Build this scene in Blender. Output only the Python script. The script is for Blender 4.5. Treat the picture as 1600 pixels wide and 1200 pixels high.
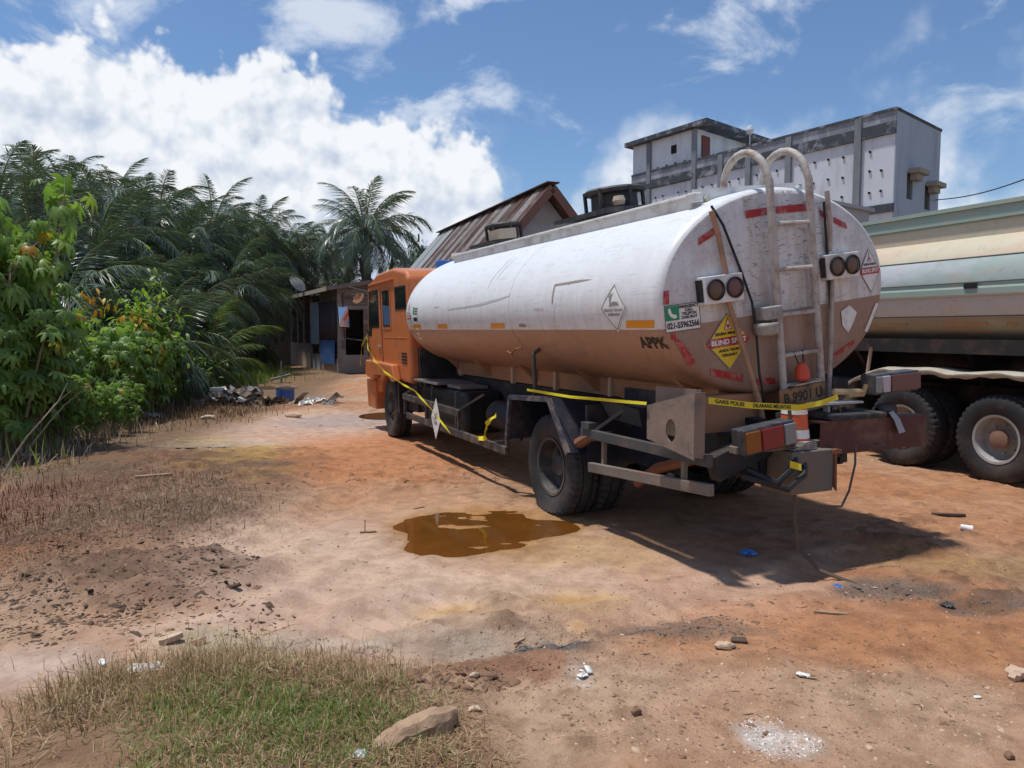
import bpy, math, random
import numpy as np
from mathutils import Vector, Matrix, Euler
random.seed(7); RNG = np.random.default_rng(7)
for o in list(bpy.data.objects): bpy.data.objects.remove(o)
scene = bpy.context.scene
COL = scene.collection
R = math.radians
# ------------------------------------------------------------------ camera
FPX, CAMH, HOR = 1170.0, 1.8, 515.0
PITCH = math.atan((600 - HOR) / FPX)
cam = bpy.data.objects.new('camera', bpy.data.cameras.new('camera')); COL.objects.link(cam)
cam.data.sensor_width = 36; cam.data.lens = 36 * FPX / 1600
cam.data.clip_start = 0.05; cam.data.clip_end = 3000
cam.location = (0, 0, CAMH); cam.rotation_euler = (math.pi / 2 - PITCH, 0, 0)
scene.camera = cam
# ------------------------------------------------------------------ sky, sun, exposure
SUN_EL = R(75); SUN_DIR = Vector((-0.985, 0.17, 0)).normalized()
world = bpy.data.worlds.new('World'); scene.world = world; world.use_nodes = True
wn = world.node_tree; wn.nodes.clear()
def N(nt, t, **kw):
    n = nt.nodes.new(t)
    for k, v in kw.items(): setattr(n, k, v)
    return n
def math_(nt, op, a, b=None, c=None, clamp=False):
    n = N(nt, 'ShaderNodeMath', operation=op); n.use_clamp = clamp
    for i, v in enumerate((a, b, c)):
        if v is None: continue
        if isinstance(v, (int, float)): n.inputs[i].default_value = v
        else: nt.links.new(v, n.inputs[i])
    return n.outputs[0]
def mixc(nt, fac, a, b, blend='MIX'):
    n = N(nt, 'ShaderNodeMix', data_type='RGBA', blend_type=blend)
    for s, v in ((n.inputs[0], fac), (n.inputs[6], a), (n.inputs[7], b)):
        if isinstance(v, (int, float)): s.default_value = v
        elif isinstance(v, (tuple, list)): s.default_value = (*v[:3], 1)
        else: nt.links.new(v, s)
    return n.outputs[2]
def smooth(nt, x, lo, hi, a=0.0, b=1.0):
    n = N(nt, 'ShaderNodeMapRange', interpolation_type='SMOOTHSTEP')
    nt.links.new(x, n.inputs[0])
    for i, v in zip((1, 2, 3, 4), (lo, hi, a, b)): n.inputs[i].default_value = v
    return n.outputs[0]
def noise(nt, vec, scale, detail=4, rough=.55, dist=0.0, dims='3D'):
    n = N(nt, 'ShaderNodeTexNoise', noise_dimensions=dims)
    if vec is not None: nt.links.new(vec, n.inputs['Vector'])
    n.inputs['Scale'].default_value = scale; n.inputs['Detail'].default_value = detail
    n.inputs['Roughness'].default_value = rough; n.inputs['Distortion'].default_value = dist
    return n.outputs['Fac']
sky = N(wn, 'ShaderNodeTexSky', sky_type='NISHITA')
sky.sun_disc = False; sky.sun_elevation = SUN_EL
sky.sun_rotation = math.atan2(SUN_DIR.x, SUN_DIR.y)
sky.air_density = 1.0; sky.dust_density = 0.6; sky.ozone_density = 1.6
tc = N(wn, 'ShaderNodeTexCoord')
nrm = N(wn, 'ShaderNodeVectorMath', operation='NORMALIZE'); wn.links.new(tc.outputs['Generated'], nrm.inputs[0])
DIR = nrm.outputs[0]
sx = N(wn, 'ShaderNodeSeparateXYZ'); wn.links.new(DIR, sx.inputs[0])
az = math_(wn, 'ARCTAN2', sx.outputs[0], sx.outputs[1])          # 0 ahead, + right
el = math_(wn, 'ARCSINE', sx.outputs[2])
# cumulus tops around the whole horizon: elevation (degrees) by azimuth (degrees)
prof = [(-180, 13), (-150, 17), (-120, 14), (-90, 18), (-65, 15), (-48, 17), (-34.4, 16.8), (-30.8, 18.0), (-24.4, 19.2), (-21, 18.2), (-15.5, 18.6),
        (-11.6, 17.0), (-5.4, 16.6), (-2.6, 14.2), (0, 10.6), (1.6, 8.0), (4.3, 11.5), (9.7, 14.2), (16, 15.4), (23, 15.0), (27, 14.0), (29.4, 13.4), (31.5, 9.8), (34.4, 11),
        (45, 13), (62, 16), (85, 12), (110, 17), (140, 13), (160, 16), (180, 13)]
fc = N(wn, 'ShaderNodeFloatCurve')
cu = fc.mapping.curves[0]
while len(cu.points) > 2: cu.points.remove(cu.points[1])
cu.points[0].location = (0, prof[0][1] / 30); cu.points[1].location = (1, prof[-1][1] / 30)
for a_, e_ in prof[1:-1]: cu.points.new((a_ + 180) / 360, e_ / 30)
for p in cu.points: p.handle_type = 'AUTO'
fc.mapping.update()
wn.links.new(math_(wn, 'ADD', math_(wn, 'DIVIDE', az, 2 * math.pi), .5), fc.inputs['Value'])
top = math_(wn, 'MULTIPLY', fc.outputs[0], R(30))
cb = N(wn, 'ShaderNodeCombineXYZ'); wn.links.new(az, cb.inputs[0]); wn.links.new(el, cb.inputs[1])
P2 = cb.outputs[0]
def shifted(v, off):
    n = N(wn, 'ShaderNodeVectorMath', operation='ADD'); wn.links.new(v, n.inputs[0]); n.inputs[1].default_value = off
    return n.outputs[0]
def billow(vec):
    a = noise(wn, vec, 9, 6, .55, .0, '2D')
    v = N(wn, 'ShaderNodeTexVoronoi', feature='F1', voronoi_dimensions='2D'); wn.links.new(vec, v.inputs['Vector'])
    v.inputs['Scale'].default_value = 26; v.inputs['Detail'].default_value = 2.0; v.inputs['Roughness'].default_value = .5
    return math_(wn, 'SUBTRACT', a, math_(wn, 'MULTIPLY', v.outputs['Distance'], .26))
bA = billow(P2); bB = billow(shifted(P2, (-.012, .022, 0)))
# density: how far below the bumpy top we are
edge = math_(wn, 'ADD', math_(wn, 'SUBTRACT', top, el), math_(wn, 'MULTIPLY', math_(wn, 'SUBTRACT', bA, .36), .15))
softn = noise(wn, P2, 4.0, 3, .5, 0, '2D')
crisp = smooth(wn, az, -.06, .12)                                     # the clouds to the right are thinner and softer
m_hard = smooth(wn, edge, -.004, .022)
m_soft = math_(wn, 'MULTIPLY', smooth(wn, math_(wn, 'ADD', edge, math_(wn, 'MULTIPLY', math_(wn, 'SUBTRACT', softn, .5), .38)), -.05, .12), .88)
cum = math_(wn, 'ADD', math_(wn, 'MULTIPLY', m_hard, math_(wn, 'SUBTRACT', 1, crisp)), math_(wn, 'MULTIPLY', m_soft, crisp))
relief = math_(wn, 'ADD', .62, math_(wn, 'MULTIPLY', math_(wn, 'SUBTRACT', bA, bB), 1.7), clamp=True)
deep = smooth(wn, math_(wn, 'SUBTRACT', edge, math_(wn, 'MULTIPLY', noise(wn, shifted(P2, (.31, .0, 0)), 2.6, 3, .5, 0, '2D'), .50)), -.19, .06)
lit = math_(wn, 'MULTIPLY', math_(wn, 'SUBTRACT', relief, math_(wn, 'MULTIPLY', deep, .74)), 1.4, clamp=True)
ccol = mixc(wn, lit, (5.3, 6.2, 7.8), (9.6, 9.9, 10.3))
# high thin wisps
stretch = N(wn, 'ShaderNodeMapping'); wn.links.new(P2, stretch.inputs[0]); stretch.inputs['Scale'].default_value = (1.0, 1.9, 1); stretch.inputs['Rotation'].default_value = (0, 0, R(-14))
stretch.inputs['Location'].default_value = (2.35, .4, 0)
wsp = noise(wn, stretch.outputs[0], 5.2, 7, .6, .25, '2D')
def bump_(a0, e0, ra, re, k):
    qa = math_(wn, 'POWER', math_(wn, 'DIVIDE', math_(wn, 'SUBTRACT', az, a0), ra), 2.0); qe = math_(wn, 'POWER', math_(wn, 'DIVIDE', math_(wn, 'SUBTRACT', el, e0), re), 2.0)
    return math_(wn, 'MULTIPLY', math_(wn, 'EXPONENT', math_(wn, 'MULTIPLY', math_(wn, 'ADD', qa, qe), -1.0)), k)
wsp = math_(wn, 'ADD', wsp, math_(wn, 'ADD', math_(wn, 'ADD', bump_(-.215, .375, .085, .05, .17), bump_(-.04, .40, .10, .04, .10)), bump_(-.11, .285, .08, .025, .10)))
wisp = math_(wn, 'MULTIPLY', math_(wn, 'MULTIPLY', smooth(wn, wsp, .53, .74), .75), smooth(wn, el, .12, .3))
skyc = mixc(wn, 1.0, sky.outputs[0], (.90, 1.08, 1.26), 'MULTIPLY')
c1 = mixc(wn, wisp, skyc, (8.3, 8.9, 9.8))
c2 = mixc(wn, cum, c1, ccol)
bg = N(wn, 'ShaderNodeBackground'); wn.links.new(c2, bg.inputs[0]); bg.inputs[1].default_value = 0.095
world.cycles.sampling_method = 'MANUAL'; world.cycles.sample_map_resolution = 256
wo = N(wn, 'ShaderNodeOutputWorld'); wn.links.new(bg.outputs[0], wo.inputs[0])
sun = bpy.data.objects.new('sun', bpy.data.lights.new('sun', 'SUN')); COL.objects.link(sun)
sun.data.energy = 4.2; sun.data.angle = R(2.8); sun.data.color = (1, .97, .92)
sv = Vector((SUN_DIR.x * math.cos(SUN_EL), SUN_DIR.y * math.cos(SUN_EL), math.sin(SUN_EL)))
sun.rotation_euler = sv.to_track_quat('Z', 'Y').to_euler(); sun.location = sv * 60
vs = scene.view_settings; vs.view_transform = 'Standard'; vs.look = 'None'; vs.gamma = 1; vs.exposure = 0.0; vs.use_curve_mapping = False

# ------------------------------------------------------------------ helpers
def ray(u, v):
    c, s = math.cos(PITCH), math.sin(PITCH); a = (u - 800) / FPX; b = (600 - v) / FPX
    return Vector((a, c + b * s, -s + b * c))
def gp(u, v, z=0.0):                       # point of the ground seen at a place in the photograph
    r = ray(u, v); t = (z - CAMH) / r.z
    return Vector((r.x * t, r.y * t, z))
def ud(u, d, z=0.0): return Vector(((u - 800) / FPX * d, d, z))
class MB:
    def __init__(s): s.v = []; s.f = []; s.m = []; s.cur = 0
    def add(s, vs_, fs):
        b = len(s.v); s.v += [tuple(v) for v in vs_]
        for f in fs: s.f.append([i + b for i in f]); s.m.append(s.cur)
        return s
    def box(s, lo, hi, rot=None, c=None):
        x0, y0, z0 = lo; x1, y1, z1 = hi
        vs_ = [Vector(p) for p in ((x0,y0,z0),(x1,y0,z0),(x1,y1,z0),(x0,y1,z0),(x0,y0,z1),(x1,y0,z1),(x1,y1,z1),(x0,y1,z1))]
        if rot is not None:
            c = Vector(c) if c is not None else (Vector(lo) + Vector(hi)) / 2
            m = Euler(rot).to_matrix(); vs_ = [m @ (v - c) + c for v in vs_]
        return s.add(vs_, [(0,3,2,1),(4,5,6,7),(0,1,5,4),(1,2,6,5),(2,3,7,6),(3,0,4,7)])
    def bar(s, a, b, w, h=None, up=(0,0,1)):
        a, b = Vector(a), Vector(b); h = h or w; d = (b - a).normalized(); up = Vector(up)
        if abs(d.dot(up)) > .98: up = Vector((1, 0, 0))
        sd = d.cross(up).normalized(); u2 = sd.cross(d)
        q = [(-w/2,-h/2),(w/2,-h/2),(w/2,h/2),(-w/2,h/2)]
        vs_ = [a + sd*x + u2*z for x, z in q] + [b + sd*x + u2*z for x, z in q]
        return s.add(vs_, [(0,1,2,3),(7,6,5,4),(0,4,5,1),(1,5,6,2),(2,6,7,3),(3,7,4,0)])
    def tube(s, pts, r, n=8, cap=True):
        pts = [Vector(p) for p in pts]; k = len(pts); rr = r if isinstance(r, (list, tuple)) else [r]*k
        vs_ = []; prev = None
        for i, p in enumerate(pts):
            t = (pts[min(i+1,k-1)] - pts[max(i-1,0)]).normalized()
            if prev is None:
                a = Vector((0,0,1)) if abs(t.z) < .9 else Vector((1,0,0)); prev = t.cross(a).normalized()
            prev = (prev - t*prev.dot(t)).normalized(); q = t.cross(prev)
            for j in range(n):
                an = 2*math.pi*j/n; vs_.append(p + (prev*math.cos(an) + q*math.sin(an))*rr[i])
        fs = [(i*n+j, i*n+(j+1)%n, (i+1)*n+(j+1)%n, (i+1)*n+j) for i in range(k-1) for j in range(n)]
        if cap: fs += [tuple(range(n))[::-1], tuple(range((k-1)*n, k*n))]
        return s.add(vs_, fs)
    def lathe(s, prof_, n=32, axis='Y', c=(0,0,0), mod=None):
        c = Vector(c); vs_ = []; k = len(prof_)
        for j in range(n):
            an = 2*math.pi*j/n
            for i, (h, r) in enumerate(prof_):
                if mod: r = mod(i, j, r)
                x, z = r*math.cos(an), r*math.sin(an)
                vs_.append(c + (Vector((x, h, z)) if axis == 'Y' else Vector((h, x, z)) if axis == 'X' else Vector((x, z, h))))
        fs = [(j*k+i, j*k+i+1, ((j+1)%n)*k+i+1, ((j+1)%n)*k+i) for j in range(n) for i in range(k-1)]
        return s.add(vs_, fs)
    def prism(s, poly, lo, hi, plane='XZ'):          # polygon in a plane, extruded along the third axis
        n = len(poly)
        def P(a, b, h): return (a, h, b) if plane == 'XZ' else (h, a, b) if plane == 'YZ' else (a, b, h)
        vs_ = [P(a, b, lo) for a, b in poly] + [P(a, b, hi) for a, b in poly]
        return s.add(vs_, [tuple(range(n)), tuple(range(2*n-1, n-1, -1))] + [(i, n+i, n+(i+1)%n, (i+1)%n) for i in range(n)])
    def disc(s, c, nrm_, r, n=16, r2=None, th=.004):
        c = Vector(c); nrm_ = Vector(nrm_).normalized(); a = nrm_.orthogonal().normalized(); b = nrm_.cross(a)
        vs_ = [c + (a*math.cos(2*math.pi*j/n) + b*math.sin(2*math.pi*j/n))*r for j in range(n)]
        vs_ += [v + nrm_*th for v in vs_]
        return s.add(vs_, [tuple(range(n))[::-1], tuple(range(n, 2*n))] + [(i, (i+1)%n, n+(i+1)%n, n+i) for i in range(n)])
    def build(s, name, mat, parent=None, bevel=0, smooth_=False, loc=None, rot=None, mats=None, seg=2):
        me = bpy.data.meshes.new(name); me.from_pydata(s.v, [], s.f)
        for m in (mats or [mat]): me.materials.append(m)
        if mats: me.polygons.foreach_set('material_index', s.m)
        import bmesh
        bm = bmesh.new(); bm.from_mesh(me); bmesh.ops.recalc_face_normals(bm, faces=bm.faces); bm.to_mesh(me); bm.free()
        if smooth_:
            me.polygons.foreach_set('use_smooth', [True]*len(me.polygons)); me.set_sharp_from_angle(angle=R(smooth_ if smooth_ is not True else 40))
        o = bpy.data.objects.new(name, me); COL.objects.link(o); o.parent = parent
        if loc is not None: o.location = loc
        if rot is not None: o.rotation_euler = rot
        if bevel:
            b = o.modifiers.new('bevel', 'BEVEL'); b.width = bevel; b.segments = seg; b.limit_method = 'ANGLE'; b.angle_limit = R(35)
        return o
def tag(o, label=None, cat=None, group=None, kind=None):
    if label: o['label'] = label
    if cat: o['category'] = cat
    if group: o['group'] = group
    if kind: o['kind'] = kind
    return o
def thing(name, label, cat, loc=(0,0,0), rz=0.0, group=None):
    o = bpy.data.objects.new(name, None); COL.objects.link(o); o.location = loc; o.rotation_euler = (0,0,rz); o.empty_display_size = .2
    return tag(o, label, cat, group)
def dup(o, parent=None, name=None):
    c = o.copy(); COL.objects.link(c); c.parent = parent
    for ch in o.children: dup(ch, c)
    return c
def inst_mesh(name, tv, tf, mats4, mat, parent=None, smooth_=False, midx=None):
    """one mesh that holds a template (verts, faces) at many 4x4 transforms"""
    tv = np.asarray(tv, float); T = np.asarray(mats4, float); n = len(T); k = len(tv)
    V = np.einsum('nij,kj->nki', T[:, :3, :3], tv) + T[:, None, :3, 3]
    me = bpy.data.meshes.new(name); me.vertices.add(n*k); me.vertices.foreach_set('co', V.reshape(-1))
    ls = np.array([len(f) for f in tf]); lv = np.concatenate([np.array(f) for f in tf])
    LV = (lv[None, :] + (np.arange(n)*k)[:, None]).reshape(-1)
    tot = np.tile(ls, n); st = np.concatenate([[0], np.cumsum(tot)[:-1]])
    me.loops.add(len(LV)); me.loops.foreach_set('vertex_index', LV.astype(np.int32))
    me.polygons.add(len(tot)); me.polygons.foreach_set('loop_start', st.astype(np.int32)); me.polygons.foreach_set('loop_total', tot.astype(np.int32))
    for m in (mat if isinstance(mat, list) else [mat]): me.materials.append(m)
    if midx is not None: me.polygons.foreach_set('material_index', np.repeat(np.asarray(midx), len(tf)).astype(np.int32))
    if smooth_: me.polygons.foreach_set('use_smooth', np.ones(len(tot), bool))
    me.update(calc_edges=True); me.validate()
    o = bpy.data.objects.new(name, me); COL.objects.link(o); o.parent = parent
    return o
def xf(loc, rot=(0,0,0), sc=1.0):
    s = Matrix.Diagonal((*( (sc,)*3 if isinstance(sc, (int, float)) else sc), 1))
    return np.array(Matrix.Translation(loc) @ Euler(rot).to_matrix().to_4x4() @ s)
def ordinal(i):
    w = ['leftmost','second','third','fourth','fifth','sixth','seventh','eighth','ninth','tenth','eleventh','twelfth','thirteenth','fourteenth','fifteenth','sixteenth',
         'seventeenth','eighteenth','nineteenth','twentieth','twenty-first','twenty-second','twenty-third','twenty-fourth','twenty-fifth','twenty-sixth','twenty-seventh','twenty-eighth','twenty-ninth','thirtieth','thirty-first','thirty-second','thirty-third','thirty-fourth','thirty-fifth','thirty-sixth','thirty-seventh','thirty-eighth','thirty-ninth','fortieth','forty-first','forty-second','forty-third','forty-fourth','forty-fifth']
    return w[i]
# numpy value noise
def vnoise(x, y, seed=0):
    xi = np.floor(x).astype(np.int64); yi = np.floor(y).astype(np.int64); fx = x - xi; fy = y - yi
    fx = fx*fx*fx*(fx*(fx*6-15)+10); fy = fy*fy*fy*(fy*(fy*6-15)+10)
    def h(a, b):
        n = (a*374761393 + b*668265263 + seed*974634777) & 0x7fffffff
        n = ((n ^ (n >> 13)) * 1274126177) & 0x7fffffff
        return ((n ^ (n >> 16)) & 0xffff) / 65535.0
    return (h(xi,yi)*(1-fx) + h(xi+1,yi)*fx)*(1-fy) + (h(xi,yi+1)*(1-fx) + h(xi+1,yi+1)*fx)*fy
def fbm(x, y, oct_=4, seed=0, gain=.5):
    s = 0; a = 1; t = 0
    for i in range(oct_):
        s = s + a*vnoise(x*2**i + 17.3*i, y*2**i - 9.1*i, seed+i); t += a; a *= gain
    return s/t
def sstep(x, a, b):
    t = np.clip((x-a)/(b-a), 0, 1); return t*t*(3-2*t)

# ------------------------------------------------------------------ materials
def new_mat(name):
    m = bpy.data.materials.new(name); m.use_nodes = True; nt = m.node_tree
    return m, nt, nt.nodes['Principled BSDF']
MC = {}
def pm(name, col, rough=.7, var=.18, scale=6.0, dirt=None, damt=.5, dscale=2.5, bump=.15, bscale=40, metal=0.0, streak=None, spec=.35, coat=0.0, dlo=.45, dhi=.68):
    if name in MC: return MC[name]
    m, nt, b = new_mat(name); t = N(nt, 'ShaderNodeTexCoord').outputs['Object']
    n1 = noise(nt, t, scale, 5, .6)
    c = mixc(nt, n1, tuple(x*(1-var) for x in col), tuple(min(1, x*(1+var)) for x in col))
    if dirt:
        v = t
        if streak:
            mp = N(nt, 'ShaderNodeMapping'); nt.links.new(t, mp.inputs[0]); mp.inputs['Scale'].default_value = streak; v = mp.outputs[0]
        d = math_(nt, 'MULTIPLY', smooth(nt, noise(nt, v, dscale, 7, .65, .3), dlo, dhi), damt)
        c = mixc(nt, d, c, dirt)
    nt.links.new(c, b.inputs['Base Color'])
    b.inputs['Roughness'].default_value = rough; b.inputs['Metallic'].default_value = metal; b.inputs['Specular IOR Level'].default_value = spec
    if coat: b.inputs['Coat Weight'].default_value = coat
    if bump:
        bp = N(nt, 'ShaderNodeBump'); bp.inputs['Strength'].default_value = bump; bp.inputs['Distance'].default_value = .02
        nt.links.new(noise(nt, t, bscale, 6, .6), bp.inputs['Height']); nt.links.new(bp.outputs[0], b.inputs['Normal'])
    MC[name] = m; return m
def leafmat(name, cols, rough=.5, trans=.25, scale=.9):
    """leaf colours vary from leaf to leaf (random per island) and a little over the plant"""
    if name in MC: return MC[name]
    m, nt, b = new_mat(name)
    g = N(nt, 'ShaderNodeNewGeometry'); rp = N(nt, 'ShaderNodeValToRGB'); e = rp.color_ramp.elements
    oi = N(nt, 'ShaderNodeObjectInfo')
    nt.links.new(math_(nt, 'FRACT', math_(nt, 'ADD', g.outputs['Random Per Island'], math_(nt, 'MULTIPLY', oi.outputs['Random'], .0))), rp.inputs[0])
    while len(e) < len(cols): e.new(.5)
    for i, (p, c) in enumerate(cols): e[i].position = p; e[i].color = (*c, 1)
    c = mixc(nt, math_(nt, 'MULTIPLY', oi.outputs['Random'], .35), rp.outputs[0], mixc(nt, 1.0, rp.outputs[0], (.62, .7, .6), 'MULTIPLY'))
    nt.links.new(c, b.inputs['Base Color']); b.inputs['Roughness'].default_value = rough; b.inputs['Specular IOR Level'].default_value = .4
    if trans:
        tr = N(nt, 'ShaderNodeBsdfTranslucent'); nt.links.new(mixc(nt, 1.0, c, (1.15, 1.25, .55), 'MULTIPLY'), tr.inputs[0])
        mx = N(nt, 'ShaderNodeMixShader'); mx.inputs[0].default_value = trans
        nt.links.new(b.outputs[0], mx.inputs[1]); nt.links.new(tr.outputs[0], mx.inputs[2])
        nt.links.new(mx.outputs[0], nt.nodes['Material Output'].inputs[0])
    MC[name] = m; return m
# ------------------------------------------------------------------ ground
def axis_pts(lo, hi, step, far_lo, far_hi, grow=1.09):
    a = list(np.arange(lo, hi + 1e-6, step)); s = step; x = a[-1]
    while x < far_hi: s *= grow; x += s; a.append(x)
    s = step; x = a[0]; pre = []
    while x > far_lo: s *= grow; x -= s; pre.append(x)
    return np.array(pre[::-1] + a)
GX = axis_pts(-5.5, 6.5, .034, -900, 900, 1.07); GY = axis_pts(2.2, 11.0, .034, -60, 1500, 1.055)
PATCH = []   # (cx, cy, rx, ry, seed)
def ell(u, v, ru, rv):
    c = gp(u, v); t = gp(u, max(v - rv, 545)); b = gp(u, v + rv)
    return c.x, (t.y + b.y) / 2, ru * c.y / FPX, (t.y - b.y) / 2
def pmask(X, Y, e, seed, warp=.55, soft=.35, fr=2.2):
    cx, cy, rx, ry = e
    d = np.sqrt(((X-cx)/rx)**2 + ((Y-cy)/ry)**2)
    r = max(min(rx, ry), .05)
    d = d + (fbm(X*fr/max(r, .3)*.5, Y*fr/max(r, .3)*.5, 5, seed, .6) - .5)*2*warp
    return 1 - sstep(d, 1-soft, 1+soft)
PUD = [ell(742, 826, 122, 33), ell(838, 822, 66, 15), ell(700, 851, 64, 15)]
x0p = min(e[0]-e[2] for e in PUD); x1p = max(e[0]+e[2] for e in PUD); y0p = min(e[1]-e[3] for e in PUD); y1p = max(e[1]+e[3] for e in PUD)
SMALLPUD = [ell(703, 950, 40, 9), ell(900, 935, 46, 10), ell(905, 972, 18, 6)]
FARPUD = [ell(605, 648, 40, 5), ell(540, 655, 110, 12)]
def ground_fields(X, Y):
    """height and soil colour of the yard at world points"""
    near = 1/(1 + (np.maximum(np.abs(X)-9, 0)/6)**2) * 1/(1 + (np.maximum(Y-22, 0)/14)**2)
    base = (fbm(X*.35, Y*.35, 3, 3) - .5)*.10*near
    mid = (fbm(X*1.7, Y*1.7, 4, 11) - .5)*.05*near
    # smooth wet mud flats
    flat = np.maximum.reduce([pmask(X, Y, ell(560, 900, 330, 95), 5, .5, .5), pmask(X, Y, ell(480, 672, 150, 26), 6, .4, .4), pmask(X, Y, ell(430, 990, 270, 55), 7, .5, .4),
                              pmask(X, Y, ell(1000, 900, 330, 75), 8, .6, .5)*.8, pmask(X, Y, ell(60, 1040, 150, 40), 9, .5, .4)*.7])
    churn = np.clip(fbm(X*.9+4, Y*.9, 3, 21)*1.7 - .45, 0, 1)*(1-flat*.85)
    rid = 1 - np.abs(fbm(X*3.1, Y*4.3, 4, 31, .6)*2-1)
    clod = np.clip(fbm(X*7, Y*7, 3, 41, .6) - .5, 0, 1)
    fine = fbm(X*16, Y*16, 2, 51)
    dense = ((X > -6.2) & (X < 7.2) & (Y < 12)).astype(float)
    z = base*(1-.6*flat) + mid*(1-flat*.85) + near*dense*(churn*(rid**2*.045 + clod*.11) + (fine-.5)*.008*(1-.6*flat))
    # wheel ruts through the flats
    for (ux, vy, ux2, vy2, dep) in ((330, 1010, 820, 770, .04), (420, 1040, 1000, 820, .03), (640, 1040, 1500, 860, .04), (260, 930, 600, 745, .03)):
        a, b = gp(ux, vy), gp(ux2, vy2); d = (b-a).normalized(); s = (X-a.x)*d.x + (Y-a.y)*d.y
        off = (X-a.x)*(-d.y) + (Y-a.y)*d.x + (fbm(s*.6, s*0+vy, 2, 61)-.5)*.5
        w = sstep(s, -.5, .4)*(1-sstep(s, (b-a).length-.4, (b-a).length+.5))
        z = z + .012*dense*w*np.exp(-(off/.15)**4)*np.tanh(4*np.sin(s*2*np.pi/.16 + 9*np.abs(off)))*sstep(fbm(s*.8, s*0+3, 2, 66), .38, .55) - dep*np.exp(-(off/.16)**2)*w + dep*.6*np.exp(-((np.abs(off)-.3)/.1)**2)*w*(.5+rid)
    # raised left bank with dead vegetation
    bank = np.maximum(pmask(X, Y, ell(150, 800, 260, 95), 13, .45, .35), pmask(X, Y, ell(230, 905, 190, 40), 14, .5, .35))
    z = z + bank*(.05 + .05*clod + .03*rid)*near
    gr = pmask(X, Y, ell(330, 1190, 420, 150), 15, .3, .25); z = z + gr*.05
    under = pmask(X, Y, (1.43, 9.6, 2.2, 4.6), 95, .2, .4); z = z*(1-.75*under)
    # puddles: hollows in the flats
    pud = np.maximum.reduce([pmask(X, Y, e, 71+i, .22, .30) for i, e in enumerate(PUD)])
    z = z*(1-.9*pud) - pud*.045 + pud*.030*np.clip(fbm(X*3.4, Y*6.0, 3, 77)*3.6-1.92, 0, 1)
    around = pmask(X, Y, ((x0p+x1p)/2, (y0p+y1p)/2, (x1p-x0p)*.78, (y1p-y0p)*.95), 3, .05, .15)
    z = np.where(around > .3, np.maximum(z, -.012 - sstep(pud, .25, .6)*.05), z)
    spud = np.maximum.reduce([pmask(X, Y, e, 81+i, .5, .3) for i, e in enumerate(SMALLPUD)]); z = z*(1-.8*spud) - spud*.022
    fp = np.maximum.reduce([pmask(X, Y, e, 91+i, .3, .3) for i, e in enumerate(FARPUD)]); z = z*(1-.8*fp) - fp*.03
    # colour -----------------------------------------------------------
    def L(c0, c1, t): return c0 + (np.array(c1) - c0)*t[..., None]
    c = np.ones(X.shape + (3,))*np.array((.42, .242, .142))
    c = L(c, (.50, .335, .22), sstep(fbm(X*.5, Y*.5, 4, 101), .40, .68))
    c = L(c, (.40, .175, .078), sstep(fbm(X*.7+9, Y*.7, 4, 111), .47, .66)*.85)
    c = L(c, (.455, .325, .245), flat*.85*(.6+.4*fbm(X*1.3, Y*1.3, 3, 121)))
    fg = pmask(X, Y, ell(1150, 1130, 520, 120), 16, .4, .4); c = L(c, (.545, .365, .24), fg*.85*(.5+.5*fbm(X*2, Y*2, 4, 131)))
    o1 = pmask(X, Y, ell(580, 720, 300, 38), 17, .5, .4); c = L(c, (.46, .19, .078), o1*.85)
    o2 = pmask(X, Y, ell(1350, 1010, 380, 45), 18, .5, .4); c = L(c, (.46, .215, .10), o2*.8)
    o3 = pmask(X, Y, ell(1500, 790, 250, 60), 19, .5, .4); c = L(c, (.45, .21, .10), o3*.75)
    for i, (u, v, ru, rv, col, st) in enumerate([
        (360, 722, 70, 22, (.52, .33, .085), .85), (305, 692, 40, 9, (.52, .32, .08), .8), (410, 742, 50, 12, (.48, .28, .07), .7), (880, 860, 120, 28, (.43, .27, .12), .55),
        (980, 870, 90, 22, (.40, .26, .13), .5), (700, 952, 60, 14, (.48, .30, .14), .5), (905, 940, 75, 20, (.46, .29, .13), .5), (800, 815, 120, 18, (.42, .25, .11), .6),
        (1500, 890, 120, 22, (.38, .25, .11), .6), (330, 1002, 90, 22, (.37, .33, .21), .7), (480, 1012, 140, 24, (.36, .31, .24), .6), (790, 1000, 160, 24, (.37, .27, .19), .6),
        (250, 700, 160, 14, (.36, .32, .24), .6), (120, 745, 120, 14, (.33, .28, .23), .6), (60, 1040, 120, 35, (.44, .34, .28), .6),
        (860, 1012, 70, 16, (.10, .095, .095), .85), (780, 1045, 110, 22, (.30, .13, .07), .7), (1060, 985, 120, 14, (.17, .12, .09), .7), (1400, 930, 110, 16, (.14, .12, .10), .8), (1560, 955, 90, 18, (.17, .13, .11), .75),
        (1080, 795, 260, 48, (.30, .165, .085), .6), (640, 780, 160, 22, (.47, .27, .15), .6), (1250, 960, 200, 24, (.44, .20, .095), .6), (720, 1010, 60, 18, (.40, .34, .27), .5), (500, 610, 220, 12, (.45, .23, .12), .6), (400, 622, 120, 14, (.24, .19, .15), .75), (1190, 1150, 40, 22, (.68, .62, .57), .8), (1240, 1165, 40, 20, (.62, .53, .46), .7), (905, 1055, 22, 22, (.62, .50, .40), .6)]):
        k = pmask(X, Y, ell(u, v, ru, rv), 200+i, .75 if sum(col) > 1.7 or sum(col) < .5 else .55, .45, 3.2); c = L(c, col, k*st)
    c = L(c, (.15, .088, .055), bank*.92*(.6+.4*sstep(fbm(X*3, Y*3, 4, 141), .35, .62)))
    c = L(c, (.17, .075, .05), pmask(X, Y, ell(60, 790, 120, 36), 22, .5, .4)*.6)
    c = L(c, (.25, .15, .085), gr*.75)
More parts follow.
